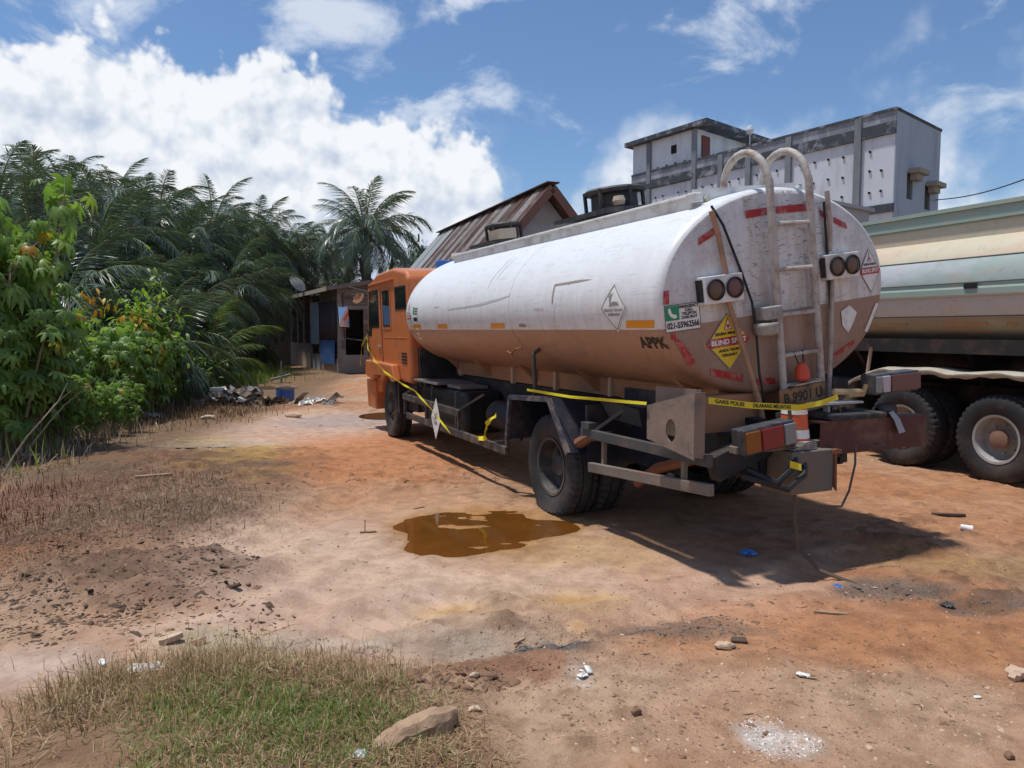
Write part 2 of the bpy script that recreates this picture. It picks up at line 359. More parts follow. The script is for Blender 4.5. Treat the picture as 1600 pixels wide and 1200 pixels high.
    vegl = sstep(-X - 3.6 - .06*Y, 0, 1.5)*sstep(Y, 7, 9.5); c = L(c, (.13, .085, .045), vegl*.8)
    rim = pmask(X, Y, ((x0p+x1p)/2, (y0p+y1p)/2, (x1p-x0p)*.56, (y1p-y0p)*.60), 4, .3, .3); c = L(c, (.30, .17, .08), rim*.6)
    c = L(c, (.33, .17, .06), pud*.9); c = L(c, (.45, .27, .11), spud*.55); c = L(c, (.40, .30, .25), fp*.8)
    c = L(c, (.19, .10, .055), (sstep(clod, .09, .2)*churn*.75))
    dist = np.maximum(sstep(Y, 36, 60), sstep(X, 10, 16)*sstep(Y, 8, 16)); c = L(c, (.16, .13, .06), dist)
    wet = np.clip(sstep(pmask(X, Y, ((x0p+x1p)/2, (y0p+y1p)/2, (x1p-x0p)*.6, (y1p-y0p)*.7), 4, .3, .4), 0, 1)*.6 + flat*.5 + pud*.9 + spud*.9 + fp*.8, 0, 1)
    return z, c, wet
XX, YY = np.meshgrid(GX, GY)
GZ, GC, GWET = ground_fields(XX, YY)
def build_grid(name, XX, YY, ZZ, mat):
    h, w = XX.shape; me = bpy.data.meshes.new(name)
    me.vertices.add(h*w); me.vertices.foreach_set('co', np.stack([XX, YY, ZZ], -1).reshape(-1))
    i = np.arange((h-1)*w).reshape(h-1, w)[:, :-1].reshape(-1); q = np.stack([i, i+1, i+w+1, i+w], -1).astype(np.int32)
    me.loops.add(q.size); me.loops.foreach_set('vertex_index', q.reshape(-1)); me.polygons.add(len(q))
    me.polygons.foreach_set('loop_start', np.arange(len(q), dtype=np.int32)*4); me.polygons.foreach_set('loop_total', np.full(len(q), 4, np.int32))
    me.polygons.foreach_set('use_smooth', np.ones(len(q), bool)); me.materials.append(mat); me.update(calc_edges=True)
    o = bpy.data.objects.new(name, me); COL.objects.link(o); return o
gm, nt, b = new_mat('soil')
at = N(nt, 'ShaderNodeAttribute', attribute_name='soil'); aw = N(nt, 'ShaderNodeAttribute', attribute_name='wet')
t = N(nt, 'ShaderNodeTexCoord').outputs['Object']
n1 = noise(nt, t, 5, 8, .68); n2 = noise(nt, t, 34, 7, .7, .2); n3 = noise(nt, t, 120, 4, .7)
c = mixc(nt, smooth(nt, n1, .32, .68), mixc(nt, 1, at.outputs[0], (.80, .76, .73), 'MULTIPLY'), mixc(nt, 1, at.outputs[0], (1.16, 1.17, 1.18), 'MULTIPLY'))
c = mixc(nt, math_(nt, 'MULTIPLY', math_(nt, 'MULTIPLY', smooth(nt, noise(nt, t, 13, 6, .7, .4), .59, .68), .5), math_(nt, 'SUBTRACT', 1, math_(nt, 'MULTIPLY', aw.outputs['Fac'], 1.8), clamp=True)), c, mixc(nt, 1, c, (.46, .40, .37), 'MULTIPLY'))
c = mixc(nt, math_(nt, 'MULTIPLY', smooth(nt, n2, .55, .69), .5), c, mixc(nt, 1, c, (.50, .44, .40), 'MULTIPLY'))
c = mixc(nt, math_(nt, 'MULTIPLY', smooth(nt, n3, .58, .71), .5), c, mixc(nt, 1, c, (.45, .40, .38), 'MULTIPLY'))
c = mixc(nt, math_(nt, 'MULTIPLY', smooth(nt, noise(nt, t, 75, 3, .6), .66, .74), .5), c, (.60, .50, .42))
nt.links.new(c, b.inputs['Base Color']); b.inputs['Specular IOR Level'].default_value = .3
nt.links.new(math_(nt, 'SUBTRACT', .92, math_(nt, 'MULTIPLY', aw.outputs['Fac'], .56)), b.inputs['Roughness'])
bp = N(nt, 'ShaderNodeBump'); bp.inputs['Distance'].default_value = .045
nt.links.new(math_(nt, 'SUBTRACT', .95, math_(nt, 'MULTIPLY', aw.outputs['Fac'], .95), clamp=True), bp.inputs['Strength'])
nt.links.new(math_(nt, 'ADD', math_(nt, 'MULTIPLY', n2, .6), math_(nt, 'ADD', math_(nt, 'MULTIPLY', n1, .8), math_(nt, 'MULTIPLY', n3, .25))), bp.inputs['Height'])
nt.links.new(bp.outputs[0], b.inputs['Normal'])
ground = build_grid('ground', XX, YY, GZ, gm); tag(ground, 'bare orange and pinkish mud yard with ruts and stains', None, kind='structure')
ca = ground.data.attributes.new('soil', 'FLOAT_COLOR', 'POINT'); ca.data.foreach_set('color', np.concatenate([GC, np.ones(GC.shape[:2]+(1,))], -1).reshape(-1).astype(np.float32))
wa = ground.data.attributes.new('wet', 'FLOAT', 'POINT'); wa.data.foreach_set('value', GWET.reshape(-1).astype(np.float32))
def gh(x, y):
    ix = np.clip(np.searchsorted(GX, x) - 1, 0, len(GX)-2); iy = np.clip(np.searchsorted(GY, y) - 1, 0, len(GY)-2)
    fx = (x - GX[ix])/(GX[ix+1]-GX[ix]); fy = (y - GY[iy])/(GY[iy+1]-GY[iy])
    return (GZ[iy, ix]*(1-fx) + GZ[iy, ix+1]*fx)*(1-fy) + (GZ[iy+1, ix]*(1-fx) + GZ[iy+1, ix+1]*fx)*fy
def onground(u, v, dz=0.0):
    p = gp(u, v); z = float(gh(p.x, p.y)); p = gp(u, v, z); return Vector((p.x, p.y, z + dz))
# water in the hollows
wm, nt, b = new_mat('muddy_water')
t = N(nt, 'ShaderNodeTexCoord').outputs['Object']
nt.links.new(mixc(nt, noise(nt, t, 2.5, 4), (.075, .027, .005), (.145, .054, .009)), b.inputs['Base Color'])
b.inputs['Roughness'].default_value = .04; b.inputs['IOR'].default_value = 1.33
bp = N(nt, 'ShaderNodeBump'); bp.inputs['Strength'].default_value = .05; bp.inputs['Distance'].default_value = .01; nt.links.new(noise(nt, t, 14, 2), bp.inputs['Height']); nt.links.new(bp.outputs[0], b.inputs['Normal'])
wy, nt, b = new_mat('shallow_water')
t = N(nt, 'ShaderNodeTexCoord').outputs['Object']
nt.links.new(mixc(nt, noise(nt, t, 3, 4), (.38, .22, .08), (.46, .28, .12)), b.inputs['Base Color']); b.inputs['Roughness'].default_value = .12; b.inputs['IOR'].default_value = 1.33
def water(e, z, mat, label, grow=1.45):
    m = MB(); n = 40; cx, cy, rx, ry = e
    m.add([(cx + math.cos(2*math.pi*i/n)*rx*grow, cy + math.sin(2*math.pi*i/n)*ry*grow, z) for i in range(n)], [tuple(range(n))])
    o = m.build('puddle_water', mat); tag(o, label, None, kind='structure'); return o
x0 = min(e[0]-e[2] for e in PUD); x1 = max(e[0]+e[2] for e in PUD); y0 = min(e[1]-e[3] for e in PUD); y1 = max(e[1]+e[3] for e in PUD)
water(((x0+x1)/2, (y0+y1)/2, (x1-x0)/2, (y1-y0)/2), -.024, wm, 'brown water puddle in front of the flat rear tyre', 1.3)
for e, l in zip([], ('small yellow puddle on the pale mud near the centre', 'shallow yellow puddle on the mud right of the small one', 'tiny yellow puddle close to the dark ash patch')): water(e, -.0155, wy, l, 1.15)
water(FARPUD[0], -.02, wm, 'thin puddle left of the front wheel', 1.1)

# ------------------------------------------------------------------ grass and ground litter (uncountable)
def in_poly(px, py, poly):
    inside = np.zeros(len(px), bool); n = len(poly)
    for i in range(n):
        x1, y1 = poly[i]; x2, y2 = poly[(i+1) % n]
        cnd = ((y1 > py) != (y2 > py)) & (px < (x2-x1)*(py-y1)/(y2-y1+1e-12)+x1); inside ^= cnd
    return inside
def scatter_area(poly_px, n, seed):
    P = [gp(u, v) for u, v in poly_px]; xs = [p.x for p in P]; ys = [p.y for p in P]; rg = np.random.default_rng(seed)
    x = rg.uniform(min(xs), max(xs), n*4); y = rg.uniform(min(ys), max(ys), n*4)
    k = in_poly(x, y, [(p.x, p.y) for p in P]); return x[k][:n], y[k][:n], rg
def blades(name, poly, n, hmin, hmax, mat, seed, lean=.5, wid=.006, clump=None, label='', flatten=0.0):
    x, y, rg = scatter_area(poly, n*3, seed)
    if clump:
        d = fbm(x*clump[0], y*clump[0], 3, seed); k = rg.random(len(x)) < sstep(d, clump[1], clump[1]+clump[2]); x, y = x[k], y[k]
    x, y = x[:n], y[:n]; n = len(x); j_ = .03*np.median(np.hypot(x, y)); x = x + rg.normal(0, j_, n); y = y + rg.normal(0, j_*1.6, n); z = gh(x, y) - .004
    h = rg.uniform(hmin, hmax, n); a = rg.uniform(0, 2*np.pi, n); ln = rg.uniform(.1, 1, n)*lean; w = wid*rg.uniform(.6, 1.4, n)
    if flatten: fl = rg.random(n) < flatten; ln = np.where(fl, rg.uniform(1.1, 1.5, n), ln)
    dx, dy = np.cos(a), np.sin(a); sx_, sy_ = -dy, dx
    V = np.zeros((n, 5, 3))
    for i, (t_, wf) in enumerate(((0, 1), (.5, .8), (1, 0))):
        ang = ln*(.4+.8*t_); rr = h*t_*np.sin(ang); zz = h*t_*np.cos(ang)
        zz = np.maximum(zz, .006 + .012*t_)
        if i < 2:
            V[:, 2*i] = np.stack([x+dx*rr-sx_*w*wf, y+dy*rr-sy_*w*wf, z+zz], -1); V[:, 2*i+1] = np.stack([x+dx*rr+sx_*w*wf, y+dy*rr+sy_*w*wf, z+zz], -1)
        else: V[:, 4] = np.stack([x+dx*rr, y+dy*rr, z+zz], -1)
    me = bpy.data.meshes.new(name); me.vertices.add(n*5); me.vertices.foreach_set('co', V.reshape(-1))
    lv = (np.array([0,1,3,2, 2,3,4])[None]+np.arange(n)[:, None]*5).reshape(-1).astype(np.int32)
    tot = np.tile([4,3], n).astype(np.int32); st = np.concatenate([[0], np.cumsum(tot)[:-1]]).astype(np.int32)
    me.loops.add(len(lv)); me.loops.foreach_set('vertex_index', lv); me.polygons.add(2*n); me.polygons.foreach_set('loop_start', st); me.polygons.foreach_set('loop_total', tot)
    me.materials.append(mat); me.update(calc_edges=True)
    o = bpy.data.objects.new(name, me); COL.objects.link(o); tag(o, label, None, kind='stuff'); return o
straw = leafmat('straw', [(0, (.17, .10, .05)), (.4, (.30, .19, .10)), (.75, (.42, .29, .16)), (1, (.52, .40, .25))], .8, .15)
brownst = leafmat('brown_straw', [(0, (.10, .055, .03)), (.4, (.19, .105, .06)), (.8, (.30, .19, .11)), (1, (.40, .28, .17))], .85, .1)
greyst = leafmat('grey_straw', [(0, (.16, .11, .08)), (.4, (.27, .19, .13)), (.8, (.38, .28, .20)), (1, (.48, .38, .27))], .85, .1)
redst = leafmat('red_weed', [(0, (.08, .022, .02)), (.6, (.17, .05, .035)), (1, (.28, .11, .06))], .8, .1)
greeng = leafmat('green_grass', [(0, (.09, .15, .025)), (.5, (.15, .23, .045)), (.85, (.22, .29, .07)), (1, (.36, .34, .14))], .55, .35)
FGP = [(-120, 1105), (60, 1085), (160, 1055), (270, 1035), (420, 1030), (560, 1042), (640, 1075), (720, 1110), (745, 1150), (770, 1230), (790, 1330), (-250, 1330), (-250, 1150)]
blades('dry_grass', FGP, 12000, .02, .11, straw, 1, 1.25, .0017, (2.4, .42, .2), 'dry straw coloured grass in the near left corner', .65)
blades('dry_grass', [(150, 1100), (270, 1032), (420, 1024), (560, 1040), (630, 1070), (560, 1110), (300, 1110)], 4200, .04, .14, straw, 2, 1.1, .0016, (2.6, .38, .25), 'taller dead grass along the far edge of the near grass patch', .1)
blades('green_grass', [(180, 1230), (230, 1110), (300, 1075), (420, 1095), (560, 1120), (740, 1150), (770, 1230), (790, 1330), (150, 1330)], 6500, .025, .09, greeng, 3, 1.0, .0019, (2.6, .38, .25), 'fresh green grass in the near left corner', .1)
blades('dry_grass', [(70, 1120), (100, 1070), (180, 1060), (175, 1100), (130, 1140)], 1100, .06, .15, straw, 4, 1.0, .0022, None, 'bleached dry tussock at the left end of the near grass', .2)
blades('dry_litter', [(-60, 800), (90, 760), (200, 740), (330, 745), (400, 790), (405, 860), (330, 905), (120, 960), (-60, 985)], 15000, .02, .075, brownst, 5, 1.2, .0022, (1.3, .34, .3), 'matted dead brown grass on the left bank', .88)
blades('dry_grass', [(170, 790), (190, 752), (330, 750), (360, 800), (380, 850), (300, 860), (240, 830)], 2200, .04, .13, greyst, 6, 1.0, .0024, (2.4, .40, .25), 'standing grey brown dead grass tufts on the left bank', .05)
blades('red_weeds', [(-80, 850), (-60, 770), (40, 770), (110, 780), (140, 810), (80, 850)], 700, .04, .12, redst, 7, .45, .004, (1.5, .3, .3), 'dark red dried weeds at the left edge', .1)
blades('dry_grass', [(170, 650), (260, 635), (390, 632), (380, 655), (260, 665)], 2600, .06, .2, brownst, 8, .5, .006, (.9, .3, .3), 'brown dead grass strip left of the rubbish heap', .1)
blades('dry_grass', [(-120, 760), (20, 690), (160, 640), (250, 628), (230, 655), (140, 690), (20, 740)], 5000, .10, .34, greyst, 9, .7, .0055, (.8, .3, .3), 'withered brown undergrowth below the cassava bushes', .2)
blades('green_grass', [(250, 606), (285, 584), (385, 576), (400, 590), (345, 604), (300, 610)], 9000, .15, .42, greeng, 10, .5, .010, (.5, .25, .3), 'strip of green grass in front of the young palm', .0)
blades('weeds', [(-120, 660), (40, 620), (260, 596), (290, 606), (200, 640), (60, 690), (-100, 750)], 9000, .12, .5, greeng, 12, .7, .010, (.7, .35, .25), 'green weeds under the cassava bushes', .1)
# ------------------------------------------------------------------ palms
palm_leaf = leafmat('oil_palm_leaf', [(0, (.065, .10, .080)), (.5, (.105, .15, .112)), (.85, (.17, .215, .15)), (1, (.26, .26, .18))], .32, .16)
coco_leaf = leafmat('young_palm_leaf', [(0, (.07, .12, .04)), (.5, (.12, .18, .055)), (1, (.20, .25, .10))], .38, .25)
dead_leaf = leafmat('dead_frond', [(0, (.10, .06, .03)), (1, (.24, .16, .09))], .8, .1)
rachis_m = pm('palm_rachis', (.22, .22, .10), .5, .2, 3, bump=0)
bark = pm('palm_trunk', (.11, .085, .06), .9, .4, 5, (.04, .05, .02), .5, 2, .6, 14)
def frond_mesh(name, length, droop, seed, pairs=84, leaf=.78, wid=.021, mat=palm_leaf, hang=1.25):
    rg = np.random.default_rng(seed); V = []; F = []; M = []
    S = np.linspace(0, 1, 24); pts = []; p = np.zeros(3); ang = 0.0
    for i, s in enumerate(S):
        pts.append(p.copy()); ang = -R(droop)*s**1.5; p = p + np.array([math.cos(ang), 0, math.sin(ang)])*length/23
    pts = np.array(pts)
    mb = MB(); mb.tube([tuple(q) for q in pts[::2]] , [max(.012, .055*(1-s)) for s in S[::2]], 5, False)
    V = list(mb.v); F = [tuple(f) for f in mb.f]; M = [1]*len(F)
    for k in range(pairs):
        s = .10 + .90*(k+.5)/pairs; x = s*23; i = min(int(x), 22); q = pts[i]*(1-(x-i)) + pts[i+1]*(x-i)
        t = pts[i+1]-pts[i]; t /= np.linalg.norm(t); up = np.array([-t[2], 0, t[0]])
        L0 = leaf*(math.sin(math.pi*min(1, .12+s*.86))**.55)*(.9 if s < .9 else .75)
        for sd in (-1, 1):
            ra = rg.uniform(-.35, .55); fw = rg.uniform(.22, .55) + .7*s**3
            d = t*math.sin(fw) + np.array([0, sd, 0])*math.cos(fw)*math.cos(ra) + up*math.cos(fw)*math.sin(ra)
            Ll = L0*rg.uniform(.8, 1.12); hg = hang*rg.uniform(.6, 1.5)
            side = np.cross(d, up); side /= np.linalg.norm(side)+1e-9
            side = side*math.cos(.5*sd) + up*.35
            b = len(V)
            for tt, ww in ((0, .5), (.35, 1.0), (.72, .8), (1, .06)):
                c_ = q + d*Ll*tt + np.array([0, 0, -1])*hg*Ll*tt**2*.75
                w_ = wid*ww*(.7+.6*s if s < .5 else 1.0)
                V.append(tuple(c_ - side*w_)); V.append(tuple(c_ + side*w_))
            for j in range(3): F.append((b+2*j, b+2*j+1, b+2*j+3, b+2*j+2)); M.append(0)
    me = bpy.data.meshes.new(name); me.from_pydata(V, [], F); me.materials.append(mat); me.materials.append(rachis_m if mat is not dead_leaf else dead_leaf)
    me.polygons.foreach_set('material_index', M); return me
FR = {'in': [frond_mesh('frond', 4.0, 62, 1), frond_mesh('frond', 4.2, 85, 2)], 'mid': [frond_mesh('frond', 4.4, 108, 3), frond_mesh('frond', 4.4, 125, 4), frond_mesh('frond', 4.2, 95, 14)],
      'out': [frond_mesh('frond', 4.3, 110, 5), frond_mesh('frond', 4.1, 130, 6)], 'dead': [frond_mesh('frond', 3.6, 60, 7, 44, .5, .018, dead_leaf, 1.0)]}
CFR = [frond_mesh('frond', 4.0, 60, 21, 70, .75, .022, coco_leaf, 1.0), frond_mesh('frond', 4.2, 85, 22, 70, .8, .022, coco_leaf, 1.1), frond_mesh('frond', 3.8, 105, 23, 66, .75, .022, coco_leaf, 1.2)]
def trunk_mesh(h, r, seed):
    rg = random.Random(seed); m = MB(); prof_ = []
    for i in range(9): prof_.append((h*i/8 - .3*(i == 0), r*(1.25-.25*i/8)*(1+rg.uniform(-.05, .05))))
    m.lathe(prof_, 14, 'Z')
    for k in range(int(h*16)):
        z = rg.uniform(.2, h); a = k*2.4; c_ = Vector((math.cos(a)*r*1.02, math.sin(a)*r*1.02, z))
        m.bar(c_, c_ + Vector((math.cos(a)*.14, math.sin(a)*.14, .22)), .16, .07)
    return m
def palm(name, label, cat, base, trunk_h, seed, sc=1.0, kind='oil', nf=38, group=None):
    rg = random.Random(seed); base = Vector(base); base.z = float(gh(base.x, base.y))
    root = thing(name, label, cat, base, rg.uniform(0, 6.28), group); root.scale = (sc,)*3
    trunk_mesh(trunk_h, .28 if kind == 'oil' else .16, seed).build('trunk', bark, root)
    cr = MB(); cr.lathe([(trunk_h-.5, .30), (trunk_h-.1, .42), (trunk_h+.25, .34), (trunk_h+.6, .12), (trunk_h+1.2, .02)], 10, 'Z')
    crown = cr.build('crown', bark if kind == 'oil' else rachis_m, root)
    for k in range(nf):
        f = (k+.5)/nf; az_ = k*2.39996 + rg.uniform(-.2, .2)
        elv = 84 - 98*f**.8 + rg.uniform(-8, 8)
        if kind == 'oil': me = rg.choice(FR['in'] if f < .3 else FR['mid'] if f < .72 else FR['out'])
        else: elv = 82 - 88*f + rg.uniform(-7, 7); me = rg.choice(CFR[:2] if f < .5 else CFR[1:])
        fo = bpy.data.objects.new('frond', me); COL.objects.link(fo); fo.parent = crown
        fo.location = (math.cos(az_)*.18, math.sin(az_)*.18, trunk_h + .25 - .4*f)
        fo.rotation_euler = Euler((rg.uniform(-.35, .35), -R(elv), az_)); s = rg.uniform(.82, 1.1); fo.scale = (s, s, s)
    if kind == 'oil':
        for k in range(3):
            fo = bpy.data.objects.new('dead_frond', FR['dead'][0]); COL.objects.link(fo); fo.parent = crown; az_ = rg.uniform(0, 6.28)
            fo.location = (math.cos(az_)*.25, math.sin(az_)*.25, trunk_h - .3); fo.rotation_euler = Euler((0, R(rg.uniform(35, 65)), az_))
    return root
# oil palms of the grove: photo column, distance, row of the crown's top
GROVE = [(-70, 22, 240), (5, 25, 218), (60, 20, 262), (112, 28, 232), (160, 24, 270), (188, 32, 248), (222, 27, 288), (255, 34, 270), (300, 31, 300), (338, 34, 284), (372, 38, 318), (408, 40, 306), (440, 44, 345), (470, 46, 338), (512, 54, 352), (640, 58, 378), (662, 60, 385),
         (-40, 18, 330), (30, 19, 345), (95, 18.5, 330), (140, 19.5, 365), (200, 22, 365), (180, 18.5, 420), (250, 25, 385), (295, 27, 400), (352, 30, 372), (385, 34, 385), (418, 44, 395), (90, 21, 400), (20, 23, 300), (135, 30, 300), (280, 30, 345), (320, 40, 330), (235, 21, 440), (488, 50, 395), (540, 56, 400), (450, 50, 410)]
GROVE.sort(key=lambda g: g[0])
for i, (u, d, v) in enumerate(GROVE):
    Ht = 1.8 + (HOR - v)/FPX*d; sc = .62 + .13*((i*7) % 5)/4
    palm('oil_palm', f'{ordinal(i)} oil palm{"" if i == 0 else " from the left"} in the dark green grove behind the yard', 'palm tree', ud(u, d), max(.4, Ht/sc - 3.35), 100+i, sc, group='oil palms of the grove', nf=29)
palm('oil_palm', 'lone tall oil palm standing clear against the sky behind the wooden shed', 'palm tree', ud(574, 41), 9.5/.86 - 2.9, 331, .86, nf=36)
palm('young_palm', 'low young palm with arching bright fronds left of the shed', 'palm tree', ud(322, 23), .9, 401, .64, 'coco', 22)
palm('young_palm', 'small palm with long low fronds behind the bright young palm', 'palm tree', ud(368, 34), 1.0, 402, .6, 'coco', 20)
palm('young_palm', 'small palm sprouting behind the yellow leaved bush at left', 'palm tree', ud(205, 18), .3, 403, .5, 'coco', 16)

# ------------------------------------------------------------------ cassava, shrubs
def rotm(z, y, x): return np.array(Euler((x, y, z), 'XYZ').to_matrix().to_4x4())
def palmate(nl=7, L=1.0):
    V = [(0, 0, 0)]; F = []
    for k in range(nl):
        a = (k-(nl-1)/2)*R(38); l = L*(1-.30*abs(k-(nl-1)/2)/((nl-1)/2)); c_, s_ = math.cos(a), math.sin(a)
        def P(r, w, z): return (c_*r - s_*w, s_*r + c_*w, z)
        b = len(V); V += [P(l*.5, l*.17, -.05*l), P(l*.5, -l*.17, -.05*l), P(l*.55, 0, .0), P(l, 0, -.50*l), P(l*.8, l*.12, -.30*l), P(l*.8, -l*.12, -.30*l)]
        F += [(0, b+2, b), (0, b+1, b+2), (b, b+2, b+3, b+4), (b+2, b+1, b+5, b+3)]
    return V, F
def oval(L=1.0, W=.32):
    return [(0,0,0), (.3*L, W*.5*L, .02), (.3*L, -W*.5*L, .02), (.35*L, 0, -.03), (.7*L, W*.42*L, -.10*L), (.7*L, -W*.42*L, -.10*L), (.72*L, 0, -.13*L), (L, 0, -.32*L)], [(0,3,1), (0,2,3), (1,3,6,4), (3,2,5,6), (4,6,7), (6,5,7)]
cas = leafmat('cassava_leaf', [(0, (.11, .20, .045)), (.55, (.19, .32, .07)), (.93, (.27, .40, .10)), (.975, (.34, .40, .08)), (.99, (.46, .36, .03)), (1, (.48, .22, .03))], .42, .48)
shr = leafmat('shrub_leaf', [(0, (.10, .18, .035)), (.5, (.18, .29, .05)), (.88, (.26, .37, .08)), (1, (.34, .40, .10))], .45, .45)
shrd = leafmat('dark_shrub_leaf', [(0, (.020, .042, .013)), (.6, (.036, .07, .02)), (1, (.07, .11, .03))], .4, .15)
yel = leafmat('yellow_leaf', [(0, (.5, .36, .03)), (.6, (.55, .30, .03)), (1, (.45, .18, .03))], .5, .25)
stem_m = pm('woody_stem', (.27, .23, .17), .8, .3, 12, (.10, .08, .05), .5, 6, .3, 30)
def cassava_meshes(h, seed, nst=4, leaves=120, lsize=.17, spread=.5):
    rg = random.Random(seed); sm = MB(); T = []
    for k in range(nst):
        a = rg.uniform(0, 6.28); ln = h*rg.uniform(.62, 1.0); b = Vector((math.cos(a)*.12, math.sin(a)*.12, -.1)); p = [b]
        tilt = rg.uniform(.1, .5)*spread; da = rg.uniform(-.6, .6)
        for j in range(1, 7):
            f = j/6; p.append(Vector((b.x + math.cos(a+da*f)*ln*tilt*f**1.3, b.y + math.sin(a+da*f)*ln*tilt*f**1.3, ln*f)))
        sm.tube(p, [.022*(1-.6*j/6) for j in range(7)], 5)
        for q in range(leaves//nst):
            f = 1 - (rg.random()**1.5)*.70; x = f*6; i = min(int(x), 5); c_ = p[i].lerp(p[i+1], x-i)
            aa = q*2.4 + rg.uniform(-.4, .4); pl = rg.uniform(.14, .34); el_ = rg.uniform(-.5, .75)
            e = c_ + Vector((math.cos(aa)*math.cos(el_), math.sin(aa)*math.cos(el_), math.sin(el_)))*pl
            sm.tube([c_, e], .0035, 3, False)
            T.append(np.array(Matrix.Translation(e)) @ rotm(aa + rg.uniform(-.4, .4), rg.uniform(.25, 1.2), rg.uniform(-.4, .4)) @ np.diag([lsize*rg.uniform(.65, 1.2)]*3 + [1]))
    return sm, T
PV, PF = palmate(); OV, OF = oval()
def plant_proto(name, sm, T, tv, tf, mat, extra=None):
    s = sm.build('stem', stem_m); f = inst_mesh('foliage', tv, tf, T, mat)
    return s, f
CAS = [plant_proto('c', *cassava_meshes(h, 500+i, 6, 240, .185), PV, PF, cas) for i, h in enumerate((2.3, 1.9, 2.6, 1.6, 2.1))]
def shrub_xf(h, w, n, lsize, seed, hollow=.35):
    rg = random.Random(seed); T = []; sm = MB(); tips = []
    for k in range(max(7, n//60)):
        a = rg.uniform(0, 6.28); e = rg.uniform(.15, 1.45); r = rg.uniform(.55, 1)
        tips.append(Vector((math.cos(a)*math.cos(e)*w*r, math.sin(a)*math.cos(e)*w*r, h*.28 + math.sin(e)*h*.68*r)))
    for t_ in tips:
        m_ = Vector((t_.x*.35, t_.y*.35, t_.z*.55)); sm.tube([(0, 0, -.1), m_, t_], [.03, .016, .006], 5)
        for q in range(n//len(tips)):
            f = rg.uniform(hollow, 1); c_ = (m_.lerp(t_, (f-.35)/.65) if f > .35 else m_*(f/.35)) + Vector((rg.gauss(0, .14*w), rg.gauss(0, .14*w), rg.gauss(0, .12*h)))
            T.append(np.array(Matrix.Translation(c_)) @ rotm(rg.uniform(0, 6.28), rg.uniform(-.2, .9), rg.uniform(-.6, .6)) @ np.diag([lsize*rg.uniform(.6, 1.25)]*3 + [1]))
    return sm, T
SHR = [plant_proto('s', *shrub_xf(1.0, .8, 900, .12, 600+i), OV, OF, shr) for i in range(3)]
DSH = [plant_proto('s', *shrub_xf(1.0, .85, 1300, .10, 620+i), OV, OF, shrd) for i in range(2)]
def place_plant(proto, used, name, label, cat, pos, rz, sc, group):
    root = thing(name, label, cat, (pos.x, pos.y, float(gh(pos.x, pos.y))), rz, group); root.scale = sc if isinstance(sc, tuple) else (sc,)*3
    for o in proto:
        c_ = o if id(o) not in used else o.copy()
        if id(o) in used: COL.objects.link(c_)
        used.add(id(o)); c_.parent = root
    return root
used = set()
CP = [(-15, 10.6, 3.85), (28, 10.9, 3.75), (-60, 10.5, 3.7), (40, 11.0, 2.3), (8, 10.4, 2.2), (-35, 10.2, 2.0), (35, 12.4, 2.6), (-30, 10.5, 2.6), (80, 12.6, 2.0), (130, 13.5, 1.7), (60, 13.6, 2.1), (165, 14, 1.5), (195, 14.5, 1.9), (105, 15, 2.0), (150, 18, 1.8), (225, 15.5, 1.7),
      (245, 17, 2.0), (30, 11.5, 1.9), (200, 13.0, .95), (175, 12.4, .9), (140, 12.0, .9), (265, 17.5, 1.2), (95, 11.6, 1.1), (0, 13, 2.4), (-80, 12, 2.8), (120, 18, 2.9)]
CP.sort(key=lambda c: c[0]); rg = random.Random(5)
for i, (u, d, h) in enumerate(CP):
    k = i % 5; hh = (2.3, 1.9, 2.6, 1.6, 2.1)[k]
    place_plant(CAS[k], used, 'cassava_plant', f'{ordinal(i)} cassava plant{"" if i == 0 else " from the left"} in the bright green bushes at left', 'plant', ud(u, d), rg.uniform(0, 6.28), (min(1.15, h/hh)*.95, min(1.15, h/hh)*.95, h/hh), 'cassava plants at the left')
SP = [(70, 15, 1.5, 1.3), (130, 16.5, 1.8, 1.5), (185, 17.5, 1.5, 1.4), (235, 19, 1.4, 1.4), (270, 20, 1.2, 1.3), (-10, 14.5, 1.9, 1.5), (300, 21.5, 1.1, 1.2), (40, 13, 1.0, 1.0), (110, 14, .8, 1.0), (165, 14.6, .8, 1.0), (215, 16, .9, 1.0), (-70, 12.5, 1.5, 1.3), (255, 18.2, .8, 1.0)]
SP.sort(key=lambda c: c[0])
for i, (u, d, h, w) in enumerate(SP):
    place_plant(SHR[i % 3], used, 'leafy_shrub', f'{ordinal(i)} low leafy shrub{"" if i == 0 else " from the left"} among the cassava at the grove edge', 'shrub', ud(u, d), rg.uniform(0, 6.28), (w*1.1, w*1.1, h*1.25), 'low shrubs at the left')
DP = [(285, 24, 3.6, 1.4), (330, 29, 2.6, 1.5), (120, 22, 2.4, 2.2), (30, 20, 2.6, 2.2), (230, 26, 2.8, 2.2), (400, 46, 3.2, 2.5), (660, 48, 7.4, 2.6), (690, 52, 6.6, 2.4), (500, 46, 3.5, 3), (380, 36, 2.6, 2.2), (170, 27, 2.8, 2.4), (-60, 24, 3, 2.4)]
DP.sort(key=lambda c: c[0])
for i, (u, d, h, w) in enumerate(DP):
    place_plant(DSH[i % 2], used, 'dark_shrub', f'{ordinal(i)} dark green bushy shrub{"" if i == 0 else " from the left"} in the shade of the palm grove', 'shrub', ud(u, d), rg.uniform(0, 6.28), (w*1.15, w*1.15, h*1.1), 'dark shrubs in the grove')
